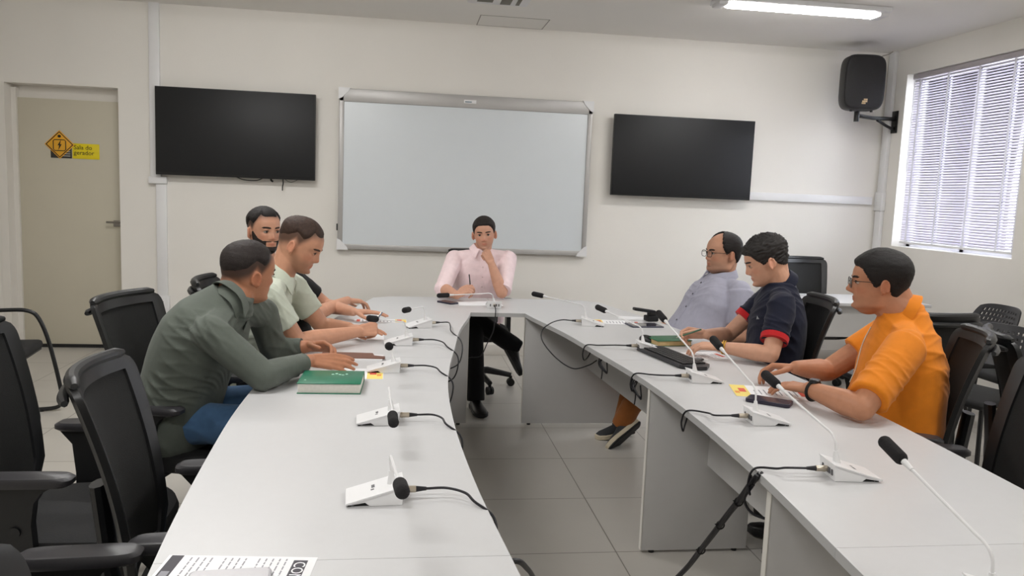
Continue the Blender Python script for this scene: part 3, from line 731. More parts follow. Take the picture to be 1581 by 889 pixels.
# cables on the floor bottom centre
tag(obj('hanging_cable', M().tube(spline([(.21, 1.62, .69), (.258, 1.616, .70), (.303, 1.74, .62), (.345, 1.90, .52), (.40, 2.08, .38), (.44, 2.1, .15), (.42, 1.9, .012), (.35, 1.5, .012)], 8), .0065, 8), m_cable), 'thick black cable bending out past the near left table edge at the bottom', 'cable')
tag(obj('hanging_cable', M().tube(spline([(.215, 1.60, .66), (.262, 1.62, .635), (.30, 1.75, .55), (.32, 1.82, .48), (.35, 1.90, .34), (.38, 1.92, .12), (.34, 1.75, .012), (.28, 1.4, .012)], 8), .0045, 8), m_cable), 'thin black cable beside the thicker one at the bottom, past the near left table edge', 'cable')

# ------------------------------------------------------------------ papers
m_paper = mat('paper_white', (236, 236, 238), .8, var=.008)
m_red = mat('print_red', (214, 92, 72), .7); m_pyel = mat('print_yellow', (238, 216, 120), .7); m_pgrey = mat('print_grey', (150, 150, 156), .8); m_pdark = mat('print_dark', (74, 72, 78), .7)
m_pink_ = mat('print_pink', (226, 180, 178), .7); m_dorange = mat('print_orange', (226, 152, 70), .7)
def sheet(name, label, cat, x, y, deg, L_, W_, z=ZT, lift=.0012):
    r = thing(name, label, cat, (x, y, z), math.radians(deg))
    obj('sheet', M().bx(-L_ / 2, L_ / 2, -W_ / 2, W_ / 2, 0.0002, lift), m_paper, r)
    return r
def flyer(label, x, y, deg, z=ZT, flip=False, L_=.30, W_=.105):
    r = sheet('flyer', label, 'flyer', x, y, deg, L_, W_, z); s = -1 if flip else 1; t = .0014
    def blk(n, x0, x1, y0, y1, m, k=0): obj(n, M().bx(min(s * x0, s * x1), max(s * x0, s * x1), y0, y1, .0012, t + k * .0002), m, r)
    blk('yellow_end', .085, .148, -W_ / 2 + .002, W_ / 2 - .002, m_pyel)
    blk('picture_block', .095, .122, -.02, .042, m_red, 1); blk('orange_mark', .124, .142, -.045, -.01, m_dorange, 1)
    blk('red_heading', -.135, -.115, -.04, .04, m_red)
    tx_ = M(); rg = random.Random(int(abs(x * 977 + y * 313) * 10))
    for k in range(9):
        xx = s * (-.1 + .02 * k); h = .03 + .014 * rg.random(); tx_.bx(xx - .0025, xx + .0025, -.044, -.044 + 2 * h, .0012, .0015)
    obj('text_lines', tx_, m_pgrey, r)
    return r
flyer('flyer with a red heading and a yellow end under the bearded man\'s hand', -.13, 4.56, 2)
flyer('flyer with a yellow end under the hands of the man in grey-green', -.225, 3.215, 1, W_=.19)
flyer('flyer with a yellow end at the right corner, beyond the corner microphone', 1.30, 4.66, -8, flip=True, L_=.34, W_=.15)
flyer('flyer with a yellow end under the hands of the man in the navy polo', 1.44, 3.66, 10, flip=True, W_=.18)
flyer('flyer with a yellow end under the hands of the man in orange', 1.475, 2.945, -14, flip=True, W_=.2, L_=.29)
sheet('paper_sheet', 'white paper under the writing hand of the man in pale green', 'paper', -.20, 4.03, 2, .21, .15, lift=.002)
sheet('paper_sheet', 'white papers on the table in front of the man in pink', 'paper', .52, 5.36, 2, .3, .21, lift=.002)
sheet('paper_sheet', 'white sheet lying on the small desk by the back wall', 'paper', 3.95, 6.02, -30, .3, .21, lift=.002)
sheet('paper_sheet', 'white sheet with a thin red edge beyond the corner flyer on the right', 'paper', 1.46, 4.83, -12, .2, .14, lift=.0015)
# printed notice, bottom left
nt_ = sheet('printed_notice', 'white printed notice with a dark title block on the near table section', 'paper', -.318, 1.478, -5, .297, .21, lift=.001)
obj('footer_band', M().bx(-.142, -.118, -.10, .103, .001, .0013, mi=0).bx(-.138, -.122, -.035, .035, .0013, .0016, mi=1), [m_pdark, m_pgrey], nt_)
obj('title_block', M().bx(.104, .132, -.085, .09, .001, .0013), m_pdark, nt_)
q = text_m('COMUN', .033, .0003); q.xf(T(.108, .083, .0015, -math.pi / 2)); obj('title_lettering', q, m_paper, nt_)
tl = M(); rg = random.Random(3)
for k in range(15):
    x = -.10 + .0135 * k
    if k in (4, 9): continue
    h = .11 + .07 * rg.random(); y = .095
    while y > .095 - h:
        w_ = .008 + .012 * rg.random(); tl.bx(x - .0014, x + .0014, y - w_, y, .001, .0013); y -= w_ + .004
obj('text_lines', tl, m_pgrey, nt_)

# books, folder
m_green = mat('book_green', (28, 112, 84), .35, var=.06)
bk = thing('book', 'thick green-covered book near the elbow of the man in grey-green', 'book', (-.262, 2.99, ZT), math.radians(-1))
obj('page_block', M().bx(-.112, .112, -.10, .10, .003, .037, .001), mat('book_pages', (224, 220, 212), .8, var=.04, scale=90), bk)
obj('cover', M().bx(-.115, .115, -.105, .105, .037, .0405, .001).bx(-.115, .115, -.105, .105, 0, .003, .001).bx(-.115, .115, .102, .105, 0, .04, .001), m_green, bk)
ml = M()
for k in range(5): ml.bx(-.005 + .013 * k, .004 + .013 * k, .035 + .010 * math.sin(k * 1.7), .041 + .012 * math.sin(k * 1.7) + .006, .0405, .0409)
obj('cover_lettering', ml.bx(-.095, -.088, -.06, -.05, .0405, .0409), mat('book_print', (170, 215, 195), .6), bk)
fo = thing('folder', 'flat brown folder beside the forearm of the man in pale green', 'folder', (-.20, 3.545, ZT), math.radians(-2))
obj('board', M().prism([(-.16, -.06), (.125, -.06), (.125, -.02), (.075, .0), (.065, .05), (-.16, .06)], .006, .010), mat('folder_brown', (112, 74, 60), .5, var=.05), fo)
obj('paper_inside', M().bx(-.15, .115, -.068, .03, .0, .006), m_paper, fo)
nb = thing('notebook', 'green notebook with tan page edges in front of the man in the navy polo', 'notebook', (1.40, 3.98, ZT), math.radians(8))
obj('cover', M().bx(-.10, .10, -.075, .075, .026, .030, .001).bx(-.10, .10, -.075, .075, 0, .003, .001), mat('notebook_green', (42, 100, 66), .45), nb)
obj('page_block', M().bx(-.094, .096, -.072, .072, .003, .026), mat('tan_pages', (196, 168, 120), .8, var=.06, scale=60), nb)

# keyboard, mouse, phones, fob
kb = thing('keyboard', 'long black computer keyboard lying along the right table arm', 'keyboard', (1.285, 3.575, ZT), math.radians(-79))
kp = [(-.235, -.06), (-.22, -.078), (.19, -.078), (.245, -.03), (.25, .03), (.20, .075), (-.22, .075), (-.235, .06)]
obj('case', M().prism(kp, .004, .018), mat('keyboard_black', (32, 32, 36), .35), kb, smooth=20)
ky = M()
for rr in range(5):
    for cc in range(19): ky.bx(-.215 + .0215 * cc, -.215 + .0215 * cc + .018, -.058 + .024 * rr, -.058 + .024 * rr + .02, .018, .0235)
obj('keys', ky, m_dark, kb)
for x, y in ((-.2, .06), (-.2, -.06), (.19, .05)): obj('foot', M().cyl((x, y, 0), (x, y, .005), .008), m_black, kb)
ms = thing('computer_mouse', 'black computer mouse at the far end of the keyboard', 'mouse', (1.295, 4.03, ZT), math.radians(-75))
obj('shell', M().ell((0, 0, .010), (.055, .031, .026)).xf(Matrix.Identity(4)), m_dark, ms)
obj('base_plate', M().prism([(.05 * math.cos(a), .029 * math.sin(a)) for a in np.linspace(0, 2 * math.pi, 24, endpoint=False)], 0, .01), m_black, ms)
obj('scroll_wheel', M().cyl((.03, -.004, .029), (.03, .004, .029), .008), m_cframe, ms)
m_pscreen = mat('phone_glass', (62, 60, 70), .12, var=.02)
def phone(label, x, y, deg, l=.16, w_=.078, h=.011):
    r = thing('phone', label, 'phone', (x, y, ZT), math.radians(deg))
    def rr(sc, z): return np.array([((l / 2 - .014) * np.sign(math.cos(a)) + .014 * math.cos(a), (w_ / 2 - .014) * np.sign(math.sin(a)) + .014 * math.sin(a), z) for a in np.linspace(.05, 2 * math.pi + .05, 32, endpoint=False)]) * np.array((sc, sc, 1))
    obj('case', M().loft([rr(.98, 0), rr(1, .002), rr(1, h - .002), rr(.985, h)]), mat('phone_case', (38, 34, 52), .35) if l != .152 else mat('clear_case', (150, 148, 154), .3), r)
    obj('screen', M().loft([rr(.95, h), rr(.945, h + .0006)]), m_pscreen if l != .152 else mat('case_back', (186, 184, 188), .3), r)
    return r
phone('large black phone lying in front of the man in orange', 1.395, 2.785, -38, .165, .082, .014)
phone('dark phone lying in front of the man in pink', .30, 5.36, -50, .15, .075)
ph = phone('grey phone in a clear case resting on the printed notice', -.315, 1.468, 4, .152, .078, .01); ph.location.z = ZT + .0016
tb = thing('tablet', 'thin dark tablet lying in front of the man in the lavender shirt', 'tablet', (1.44, 4.545, ZT), math.radians(5))
obj('body', M().bx(-.1, .1, -.07, .07, 0, .008, .003), mat('tablet_slate', (72, 74, 88), .4), tb)
obj('screen', M().bx(-.09, .09, -.062, .062, .008, .0086), m_pscreen, tb)
kf = thing('key_fob', 'black car key fob beside the wrist of the man in navy', 'key fob', (1.395, 3.535, ZT), math.radians(20))
obj('body', M().ell((0, 0, .008), (.036, .018, .008)), m_dark, kf)
obj('button_pad', M().ell((.006, 0, .0135), (.018, .009, .004)), m_port, kf)
obj('ring', M().tube([(-.045 + .013 * math.cos(a), .013 * math.sin(a), .004) for a in np.linspace(0, 2 * math.pi, 16, endpoint=False)], .0018, 6, closed=True), m_metal, kf)

gd = thing('phone_stand', 'small black slanted stand on the table beside the belly of the lavender shirt', 'stand', (1.515, 4.735, ZT), math.radians(10))
obj('base', M().box((.03, 0, .018), (.075, .07, .036), .008).box((.035, 0, .045), (.05, .05, .03), .008), m_black, gd)
obj('cradle_arm', M().box((-.02, 0, .068), (.15, .045, .02), .008, rot=Euler((0, math.radians(8), 0))), m_dark, gd)
# ------------------------------------------------------------------ people
from mathutils.bvhtree import BVHTree
A3 = lambda *p: np.array(p, float)
def nrm(v): v = np.asarray(v, float); return v / np.linalg.norm(v)
def sst(x, a, b): t = np.clip((x - a) / (b - a), 0, 1); return t * t * (3 - 2 * t)

def remesh(mb, voxel, smooth_it, fac=.5):
    me = bpy.data.meshes.new('tmp'); me.from_pydata([tuple(v) for v in mb.verts()], [], mb.F)
    bm = bmesh.new(); bm.from_mesh(me)
    bmesh.ops.recalc_face_normals(bm, faces=bm.faces); bm.to_mesh(me); bm.free()
    o = bpy.data.objects.new('tmp', me); COL.objects.link(o)
    r = o.modifiers.new('r', 'REMESH'); r.mode = 'VOXEL'; r.voxel_size = voxel
    s = o.modifiers.new('s', 'SMOOTH'); s.factor = fac; s.iterations = smooth_it
    dg = bpy.context.evaluated_depsgraph_get(); dg.update()
    out = bpy.data.meshes.new_from_object(o.evaluated_get(dg))
    bpy.data.objects.remove(o); bpy.data.meshes.remove(me)
    out.materials.clear(); out.shade_smooth()
    return out
def get_v(me):
    a = np.empty(len(me.vertices) * 3); me.vertices.foreach_get('co', a); return a.reshape(-1, 3)
def set_v(me, V): me.vertices.foreach_set('co', V.ravel()); me.update()
def get_n(me):
    a = np.empty(len(me.vertices) * 3); me.vertices.foreach_get('normal', a); return a.reshape(-1, 3)

# --- head surface, local axes: F (face), Lt (left), U (up); origin between the ears at eye level
_HZ = np.array([-.120, -.114, -.104, -.090, -.075, -.058, -.040, -.020, 0, .022, .045, .070, .090, .106, .117, .122])
_HF = np.array([.052, .074, .087, .0885, .085, .0875, .0885, .089, .0895, .0955, .0935, .084, .066, .044, .022, .0])
_HB = np.array([.012, -.004, -.022, -.044, -.062, -.078, -.092, -.103, -.110, -.114, -.115, -.109, -.096, -.075, -.046, -.02])
_HW = np.array([.012, .027, .040, .051, .058, .0635, .068, .0715, .0735, .0755, .0760, .0715, .0605, .0450, .0270, .008])
def head_grid(h, nu=88, nv=84):
    s = np.linspace(0, 1, nv); z = -.120 + .242 * (0.55 * (1 - np.cos(np.pi * s)) / 2 + .45 * s)
    def prof(y):
        v = np.interp(z, _HZ, y); k = np.array([1, 3, 5, 3, 1.]); k /= k.sum(); return np.convolve(np.pad(v, 2, mode='edge'), k, 'valid')
    f, b, w_ = prof(_HF), prof(_HB), prof(_HW) * h.get('wide', 1)
    jaw = h.get('jaw', 0); w_ = w_ + jaw * np.exp(-((z + .085) / .035) ** 2); dc = h.get('chin2', 0)
    w_ = w_ + dc * .6 * np.exp(-((z + .10) / .02) ** 2)
    f = f - h.get('weak', 0) * np.exp(-((z + .10) / .02) ** 2)
    c = np.clip(-.012 + 0 * z, b + .004, f - .004); c[0:3] = (f[0:3] + b[0:3]) / 2
    th = np.linspace(0, 2 * np.pi, nu, endpoint=False)
    Tm, Z = np.meshgrid(th, z); Fm = f[:, None]; Bm = b[:, None]; Cm = c[:, None]; Wm = w_[:, None]
    ct, st_ = np.cos(Tm), np.sin(Tm)
    nf = 2.25
    fx = np.sign(ct) * np.abs(ct) ** (2 / nf); sx = np.sign(st_) * np.abs(st_) ** (2 / 2.15)
    X = Cm + np.where(ct > 0, (Fm - Cm) * fx, (Cm - Bm) * fx); Y = Wm * sx
    # features on the front
    fr = sst(ct, .1, .5); ns = h.get('nose', 1.0)
    nh = np.interp(Z, [-.052, -.046, -.040, -.034, -.028, -.016, -.002, .012, .020], [0, .006, .0165, .0225, .0228, .0168, .0100, .0038, 0]) * ns
    sg = np.interp(Z, [-.05, -.036, -.02, 0, .015], [.0155, .0135, .011, .0095, .012])
    dF = nh * np.exp(-(Y / sg) ** 2)
    g = lambda y0, z0, sy, sz: np.exp(-((np.abs(Y) - y0) / sy) ** 2 - ((Z - z0) / sz) ** 2)
    dF += .005 * g(.016, -.037, .006, .007)
    dF += -.0095 * g(.031, .000, .015, .0095) + .0035 * g(.030, .021, .022, .007) + .004 * g(.046, -.024, .018, .016)
    dF += -.003 * g(0, -.052, .012, .004)
    dF += .0068 * np.exp(-(Y / .021) ** 2 - ((Z + .0615) / .0045) ** 2) + .0068 * np.exp(-(Y / .018) ** 2 - ((Z + .073) / .005) ** 2) - .003 * np.exp(-(Y / .022) ** 2 - ((Z + .067) / .002) ** 2)
    dF += -.0045 * np.exp(-(Y / .02) ** 2 - ((Z + .083) / .005) ** 2) + .0085 * np.exp(-(Y / .017) ** 2 - ((Z + .098) / .011) ** 2)
    X = X + dF * fr
    return np.stack([X, Y, Z], -1), Tm, Z

class Head:
    def __init__(s, c, face, pitch=0, roll=0, **h):
        f = nrm(A3(face[0], face[1], 0)); up = A3(0, 0, 1); p = math.radians(pitch); q = math.radians(roll)
        l = np.cross(up, f); F = f * math.cos(p) + up * math.sin(p); U = np.cross(F, l)
        l2 = l * math.cos(q) + U * math.sin(q); U2 = -l * math.sin(q) + U * math.cos(q)
        s.R = np.stack([F, l2, U2]); s.c = A3(*c); s.h = h; s.sc = h.get('scale', 1.0)
        s.G, s.Tm, s.Z = head_grid(h)
    def w(s, P): return s.c + (np.asarray(P, float) * s.sc) @ s.R
    def local(s, V): return ((V - s.c) @ s.R.T) / s.sc
    def mesh(s):
        m = M(); nv, nu, _ = s.G.shape; F = []
        for i in range(nv - 1):
            for j in range(nu): F.append((i * nu + j, i * nu + (j + 1) % nu, (i + 1) * nu + (j + 1) % nu, (i + 1) * nu + j))
        F.append(tuple(range(nu - 1, -1, -1))); F.append(tuple((nv - 1) * nu + j for j in range(nu)))
        m.add(s.w(s.G.reshape(-1, 3)), F)
        for sd in (-1, 1):            # ears
            ax = np.stack([nrm(s.R[0] * .9 - s.R[1] * sd * -.38), nrm(s.R[1] * sd * .9 - s.R[0] * .38), s.R[2]])
            e = s.w((-.014, sd * .0795 * s.h.get('wide', 1), -.014))
            m.ell(e, A3(.0165, .0055, .030) * s.sc, ax, 16, 10)
            rim = [e + (ax[0] * .0155 * math.cos(a) + ax[2] * .0285 * math.sin(a) + ax[1] * .006) * s.sc for a in np.linspace(-.9, 3.9, 18)]
            m.tube(rim, .0052 * s.sc, 8); m.ell(e + (-ax[2] * .024 + ax[0] * .006) * s.sc, A3(.008, .005, .009) * s.sc, ax, 10, 8)
        return m
    def shell(s, dist, thick, sink=-.003, seed=0, rough=.0012, soft=.014):
        """hair that follows the skull: dist(theta, z, pts) > 0 inside, thick metres; dips under the skin at its border"""
        nv, nu, _ = s.G.shape; P = s.G
        du = np.roll(P, -1, 1) - np.roll(P, 1, 1); dv = np.gradient(P, axis=0)
        N = np.cross(du, dv); N /= np.maximum(np.linalg.norm(N, axis=2, keepdims=True), 1e-9)
        th = np.abs((s.Tm + np.pi) % (2 * np.pi) - np.pi)
        d = dist(th, s.Z, P); t = thick(th, s.Z, P)
        rg = np.random.RandomState(seed); nz = rg.randn(nv, nu)
        nz = (nz + np.roll(nz, 1, 1) + np.roll(nz, -1, 1) + np.roll(nz, 1, 0)) / 2
        off = sink + (t - sink) * sst(d, -.003, soft) + nz * rough * (d > .004)
        Q = P + N * off[..., None]; keep = d > -.006
        m = M(); F = []
        for i in range(nv - 1):
            for j in range(nu):
                k = (j + 1) % nu
                if keep[i, j] or keep[i + 1, j] or keep[i, k] or keep[i + 1, k]: F.append((i * nu + j, i * nu + k, (i + 1) * nu + k, (i + 1) * nu + j))
        if keep[-1].all(): F.append(tuple((nv - 1) * nu + j for j in range(nu)))
        used = sorted({i for f in F for i in f}); mp = {o: i for i, o in enumerate(used)}
        return m.add(s.w(Q.reshape(-1, 3)[used]), [tuple(mp[i] for i in f) for f in F])

def hairline(front=.072, temple=.052, side=-.012, behind=-.03, back=-.062, tx=1.05):
    a = np.array([0, .5, .78, tx, 1.32, 1.62, 1.95, 2.4, 3.15]); z = np.array([front, front - .002, temple + .004, temple - .02, side, side + .022, behind, (behind + back) / 2 - .004, back])
    return lambda th, Z, P: Z - np.interp(th, a, z)

# --- hands
def hand(m, wr, d, n, right, curl=(.3, .35, .2), spread=.07, thumb=None, sc=1.0, curls=None):
    d = nrm(d); n = nrm(np.asarray(n, float) - d * (np.asarray(n, float) @ d)); l = np.cross(d, n) * (1 if right else -1); wr = np.asarray(wr, float)
    L_ = [(.044, .026, .021), (.048, .030, .022), (.044, .028, .021), (.034, .021, .019)]
    offs = [.0285, .0095, -.0095, -.0275]; adv = [.088, .092, .086, .078]; tips = []
    for k in range(4):
        kn = wr + (d * adv[k] + l * offs[k]) * sc
        m.capsule(wr + (d * .010 + l * offs[k] * .55) * sc, kn, .0150 * sc, .0112 * sc, 12, 3)
        dd = nrm(d + l * (spread * (1.5 - k))); a = 0; p = kn; c = (curls[k] if curls else curl)
        r = (.0098, .0090, .0082, .0072) if k < 3 else (.0086, .0078, .0071, .0064)
        for j in range(3):
            a += c[j]; q = p + (dd * math.cos(a) + n * math.sin(a)) * L_[k][j] * sc
            m.capsule(p, q, r[j] * sc, r[j + 1] * sc, 10, 3); p = q
        tips.append(p)
    m.ell(wr + (d * .05 + n * .003) * sc, A3(.045, .034, .0145) * sc, np.stack([d, l, n]), 16, 10)
    t = thumb or ((.55, .75, .35), (.85, .35, .35), (.95, .05, .3))
    p = wr + (d * .022 + l * .022 + n * .006) * sc; ls = (.042, .033, .027); r = (.0145, .0112, .0100, .0082)
    for j in range(3):
        v = nrm(d * t[j][0] + l * t[j][1] + n * t[j][2]); q = p + v * ls[j] * sc
        m.capsule(p, q, r[j] * sc, r[j + 1] * sc, 10, 3); p = q
    tips.append(p)
    return tips

# --- torso
_TT = np.array([0, .10, .25, .42, .58, .72, .84, .93, 1.0])
_TA = np.array([.168, .182, .172, .170, .180, .186, .168, .105, .062])
_TB = np.array([.118, .130, .122, .120, .124, .120, .100, .074, .058])
def torso_rings(p, grow, bottom=-.07):
    H_, Nk, C = p['hip'], p['neck'], p['chest']; ts = np.linspace(0, 1, 26); rings = []
    hl, slr = p['hlat'], nrm(p['shL'] - p['shR'])
    P0 = H_ + A3(0, 0, bottom)
    # quadratic bezier through chest at t=.6
    ctrl = (C - .16 * P0 - .36 * Nk) / .48
    for t in ts:
        c = (1 - t) ** 2 * P0 + 2 * t * (1 - t) * ctrl + t * t * Nk; tg = nrm(2 * (1 - t) * (ctrl - P0) + 2 * t * (Nk - ctrl))
        lat = nrm(hl * (1 - sst(t, .1, .8)) + slr * sst(t, .1, .8)); fw = nrm(np.cross(lat, tg)); lat = np.cross(tg, fw)
        a = np.interp(t, _TT, _TA) * p['wide'] + grow; b = np.interp(t, _TT, _TB) * p['deep'] + grow
        by = p.get('belly', 0) * math.exp(-((t - p.get('bt', .3)) / .2) ** 2)
        q = np.linspace(0, 2 * np.pi, 36, endpoint=False); cq, sq = np.cos(q), np.sin(q)
        ex = 2 / 2.5
        rings.append(c + (np.sign(sq) * np.abs(sq) ** ex * (a + by * .45))[:, None] * lat + (np.sign(cq) * np.abs(cq) ** ex * np.where(cq > 0, b + by, b))[:, None] * fw)
    return rings
def chain(m, pts, rad, n=16):
    for i in range(len(pts) - 1): m.capsule(pts[i], pts[i + 1], rad[i], rad[i + 1], n, 4)

def wrinkle(me, amp, seed, dirs, freq=26, warp=.05, mask=None):
    V = get_v(me); N = get_n(me); rg = np.random.RandomState(seed); d = np.zeros(len(V)); nz = np.zeros(len(V))
    for k in range(7):
        kv = rg.randn(3) * 9; nz += np.sin(V @ kv + rg.rand() * 6.28) / 7
    env = np.zeros(len(V))
    for k in range(4):
        kv = rg.randn(3) * 7; env += np.sin(V @ kv + rg.rand() * 6.28) / 4
    env = sst(env, -.2, .6)
    for k, u in enumerate(dirs):
        fr_ = freq * (.7 + .8 * rg.rand()); s_ = np.sin(V @ (nrm(np.asarray(u) + rg.randn(3) * .15) * fr_) * 2 + nz * 7 + rg.rand() * 6)
        d += (1 - np.abs(s_)) ** 2 * (.6 if k else 1)
    d = (d - d.mean()) * env
    if mask is not None: d = d * mask(V)
    set_v(me, V + N * (d * amp)[:, None])

m_skin = mat('skin', (190, 140, 115), .5, attr='skin_color', var=.05, scale=40, spec=.35)
m_eye = mat('eye_white', (182, 170, 160), .3); m_iris = mat('iris_dark', (38, 26, 20), .2)
def hair_mat(name, rgb, rough=.6): return mat(name, rgb, rough, var=.25, scale=90, bump=.35, bscale=420, spec=.3)

def person(p, label):
    for k in ('hip', 'neck', 'chest', 'shL', 'shR'): p[k] = A3(*p[k])
    fwd = nrm(A3(p['fwd'][0], p['fwd'][1], 0)); p['hlat'] = np.cross(A3(0, 0, 1), fwd)
    hd = p['head']; p['hl'] = hd.h['hair']; p.setdefault('wide', 1); p.setdefault('deep', 1)
    skin = np.array(lin(p['skin']))
    # ---- body: one continuous surface
    b = hd.mesh()
    nk0 = p['neck'] - A3(0, 0, .02); nr = p.get('neckr', .056)
    b.capsule(nk0, hd.w((-.024, 0, -.055)), nr * 1.1, nr, 20, 4)
    b.capsule(nk0, hd.w((-.05, 0, -.02)), nr * .92, nr * .84, 20, 4)
    if hd.h.get('chin2'): b.ell(hd.w((.03, 0, -.104)), A3(.045, .042, .028) * hd.sc, hd.R, 18, 12)
    for q in (-1, 1):
        lidk = p.get('lid', .15); b.ell(hd.w((.0745 + p.get('eye_out', 0), q * .0315, .0078 - .009 * lidk)), A3(.0125, .0145, .0072) * hd.sc, hd.R, 14, 10)
    b.loft(torso_rings(p, -.014))
    ar = p.get('arm', 1.0); tips = {}
    for sd in ('L', 'R'):
        S, E, W_ = p['sh' + sd], A3(*p['el' + sd]), A3(*p['wr' + sd])
        b.capsule(S, p['neck'] - A3(0, 0, .05), .044, .036)
        mid = E + (W_ - E) * .28
        chain(b, [S, S + (E - S) * .45, E], [.048 * ar, .047 * ar, .039 * ar]); chain(b, [E, mid, W_ + (E - W_) * .12, W_], [.039 * ar, .042 * ar, .0285 * ar, .0255 * ar])
        hs = p['hand' + sd]; tips[sd] = hand(b, W_ + nrm(np.asarray(hs['d'], float)) * .004, hs['d'], hs['n'], sd == 'R', **{k: v for k, v in hs.items() if k not in ('d', 'n')})
    legs = {}
    for sd, q in (('L', 1), ('R', -1)):
        hj = p['hip'] + p['hlat'] * .092 * q
        kn = A3(*p['kn' + sd]) if 'kn' + sd in p else hj + fwd * .42 + p['hlat'] * .05 * q + A3(0, 0, .04)
        an = A3(*p['an' + sd]) if 'an' + sd in p else kn + fwd * (-.02) + A3(0, 0, .095 - kn[2])
        legs[sd] = (hj, kn, an); chain(b, [hj, kn, kn + (an - kn) * .35, an], [.07, .047, .048, .033], 12)
    me = remesh(b, .0042, 2, .5)
    V = get_v(me); Lc = hd.local(V); col = np.tile(skin, (len(V), 1))
    near = (np.linalg.norm(Lc, axis=1) < .2)
    def mix(c, k): 
        k = (k * near)[:, None]; return col * (1 - k) + np.array(c) * k
    F_, Y_, Z_ = Lc[:, 0], Lc[:, 1], Lc[:, 2]
    red = skin * np.array((1.04, .80, .76))
    front = sst(F_, .02, .06)
    col = mix(red, .55 * np.exp(-((np.abs(Y_) - .045) / .02) ** 2 - ((Z_ + .03) / .018) ** 2) * front)
    col = mix(red, .6 * np.exp(-(Y_ / .017) ** 2 - ((Z_ + .033) / .012) ** 2) * front)
    col = mix(red, .6 * sst(np.abs(Y_), .079, .085) * np.exp(-((Z_ + .014) / .04) ** 2))
    lip = skin * np.array((.80, .52, .50))
    col = mix(lip, .75 * np.exp(-(np.abs(Y_) / .021) ** 6 - (np.abs(Z_ + .067) / .0095) ** 4) * front)
    stb = p.get('stubble', 0)
    if stb:
        sc_ = np.array(lin(p.get('stubble_col', (70, 58, 52))))
        msk = sst(-Z_, .028, .075) * sst(F_, -.01, .02) * (1 - np.exp(-(np.abs(Y_) / .024) ** 6 - (np.abs(Z_ + .067) / .010) ** 4)) * (1 - sst(-Z_, .125, .15))
        col = mix(sc_, stb * msk)
    if 'fade' in p:
        dz, fc = p['fade']; th = np.abs(np.arctan2(Y_, F_ + .012))
        col = mix(np.array(lin(fc)), .92 * sst(p['hl'](th, Z_, None), -.008, dz) * (np.linalg.norm(Lc, axis=1) < .17) * (1 - sst(np.abs(Y_), .0785, .081)))
    at = me.attributes.new('skin_color', 'FLOAT_COLOR', 'POINT'); at.data.foreach_set('color', np.c_[col, np.ones(len(V))].ravel())
    org = p['hip'].copy()
    set_v(me, V - org); me.materials.append(m_skin)
    o = link(bpy.data.objects.new('person', me)); o.location = org; tag(o, label, 'person')
    part = lambda name, mb, mats, smooth=60, label=None: obj(name, mb, mats, o, world=True, smooth=smooth, label=label)
    p['o'] = o; p['part'] = part; p['tips'] = tips
    # ---- eyes, brows, hair
    for q in (-1, 1):
        e = M(); c = (.0735 + p.get('eye_out', 0), q * .0315, .0005); e.ell(hd.w(c), A3(.0122, .0125, .0085) * hd.sc, hd.R, 16, 12)
        gz = p.get('gaze', (0, 0)); n_ = nrm(A3(1, gz[0], gz[1]))
        e.ell(hd.w(A3(*c) + n_ * A3(.0100, .0095, .0062)), A3(.0032, .0064, .0062) * hd.sc, hd.R, 12, 8, mi=1)
        part('eye', e, [m_eye, m_iris])
        lid = M(); lid.tube([hd.w((c[0] + .0128 * math.cos(a * .9) , c[1] + .0145 * math.sin(a), c[2] + .0058 - .0035 * abs(math.sin(a)) ** 2)) for a in np.linspace(-1.25, 1.25, 9)], [.001, .0016, .002, .0022, .0022, .0022, .002, .0016, .001], 6)
        part('eyelashes', lid, hair_mat('lash_dark', (34, 25, 22)))
    bc = p.get('brow', (40, 30, 26))
    bw = hd.shell(lambda th, Z, P: .004 - np.abs(Z - (.0195 + .003 * np.sin(np.clip((np.abs(P[..., 1]) - .012) / .04, 0, 1) * 2.6))) - .012 * np.maximum(0, np.abs(np.abs(P[..., 1]) - .031) / .021 - .72) - (P[..., 0] < .03), lambda th, Z, P: .0022 + 0 * Z, sink=-.002, rough=.0003, soft=.003)
    part('eyebrows', bw, hair_mat('brow_%d_%d_%d' % tuple(bc), bc))
    hm = hair_mat('hair_%d_%d_%d' % tuple(p['hair_col']), p['hair_col'])
    hfun = hd.h['hair'] if 'fade' not in p else (lambda th, Z, P: p['hl'](th, Z, P) - p['fade'][0] * (1 - .7 * sst(.95 - th, 0, .5)))
    part('hair', hd.shell(hfun, hd.h['thick'], seed=3, rough=p.get('hair_rough', .0004), soft=p.get('soft', .014)), hm)
    if 'beard' in p: part('beard', hd.shell(p['beard'], lambda th, Z, P: .0045 + 0 * Z, sink=-.003, seed=5, rough=.0005, soft=.008), hair_mat('beard_dark', (34, 27, 24)))
    # ---- clothes
    pm = p['pants']
    t = M(); t.ell(p['hip'] + A3(0, 0, -.01), (.17 * p['wide'], .165 * p['wide'], .10))
    for sd in ('L', 'R'):
        hj, kn, an = legs[sd]; chain(t, [hj, kn], [.088, .068], 18); chain(t, [kn, kn + (an - kn) * .5], [.068, .064], 18)
        t.cyl(kn + (an - kn) * .4, an + (an - kn) * .06, .066, .062, 18)
    tm = remesh(t, .009, 4); wrinkle(tm, .006, p['seed'] + 9, [(.3, .2, 1), (.5, -.5, .8)], 18); set_v(tm, get_v(tm) - org)
    tm.materials.append(pm); link_part(o, 'trousers', tm)
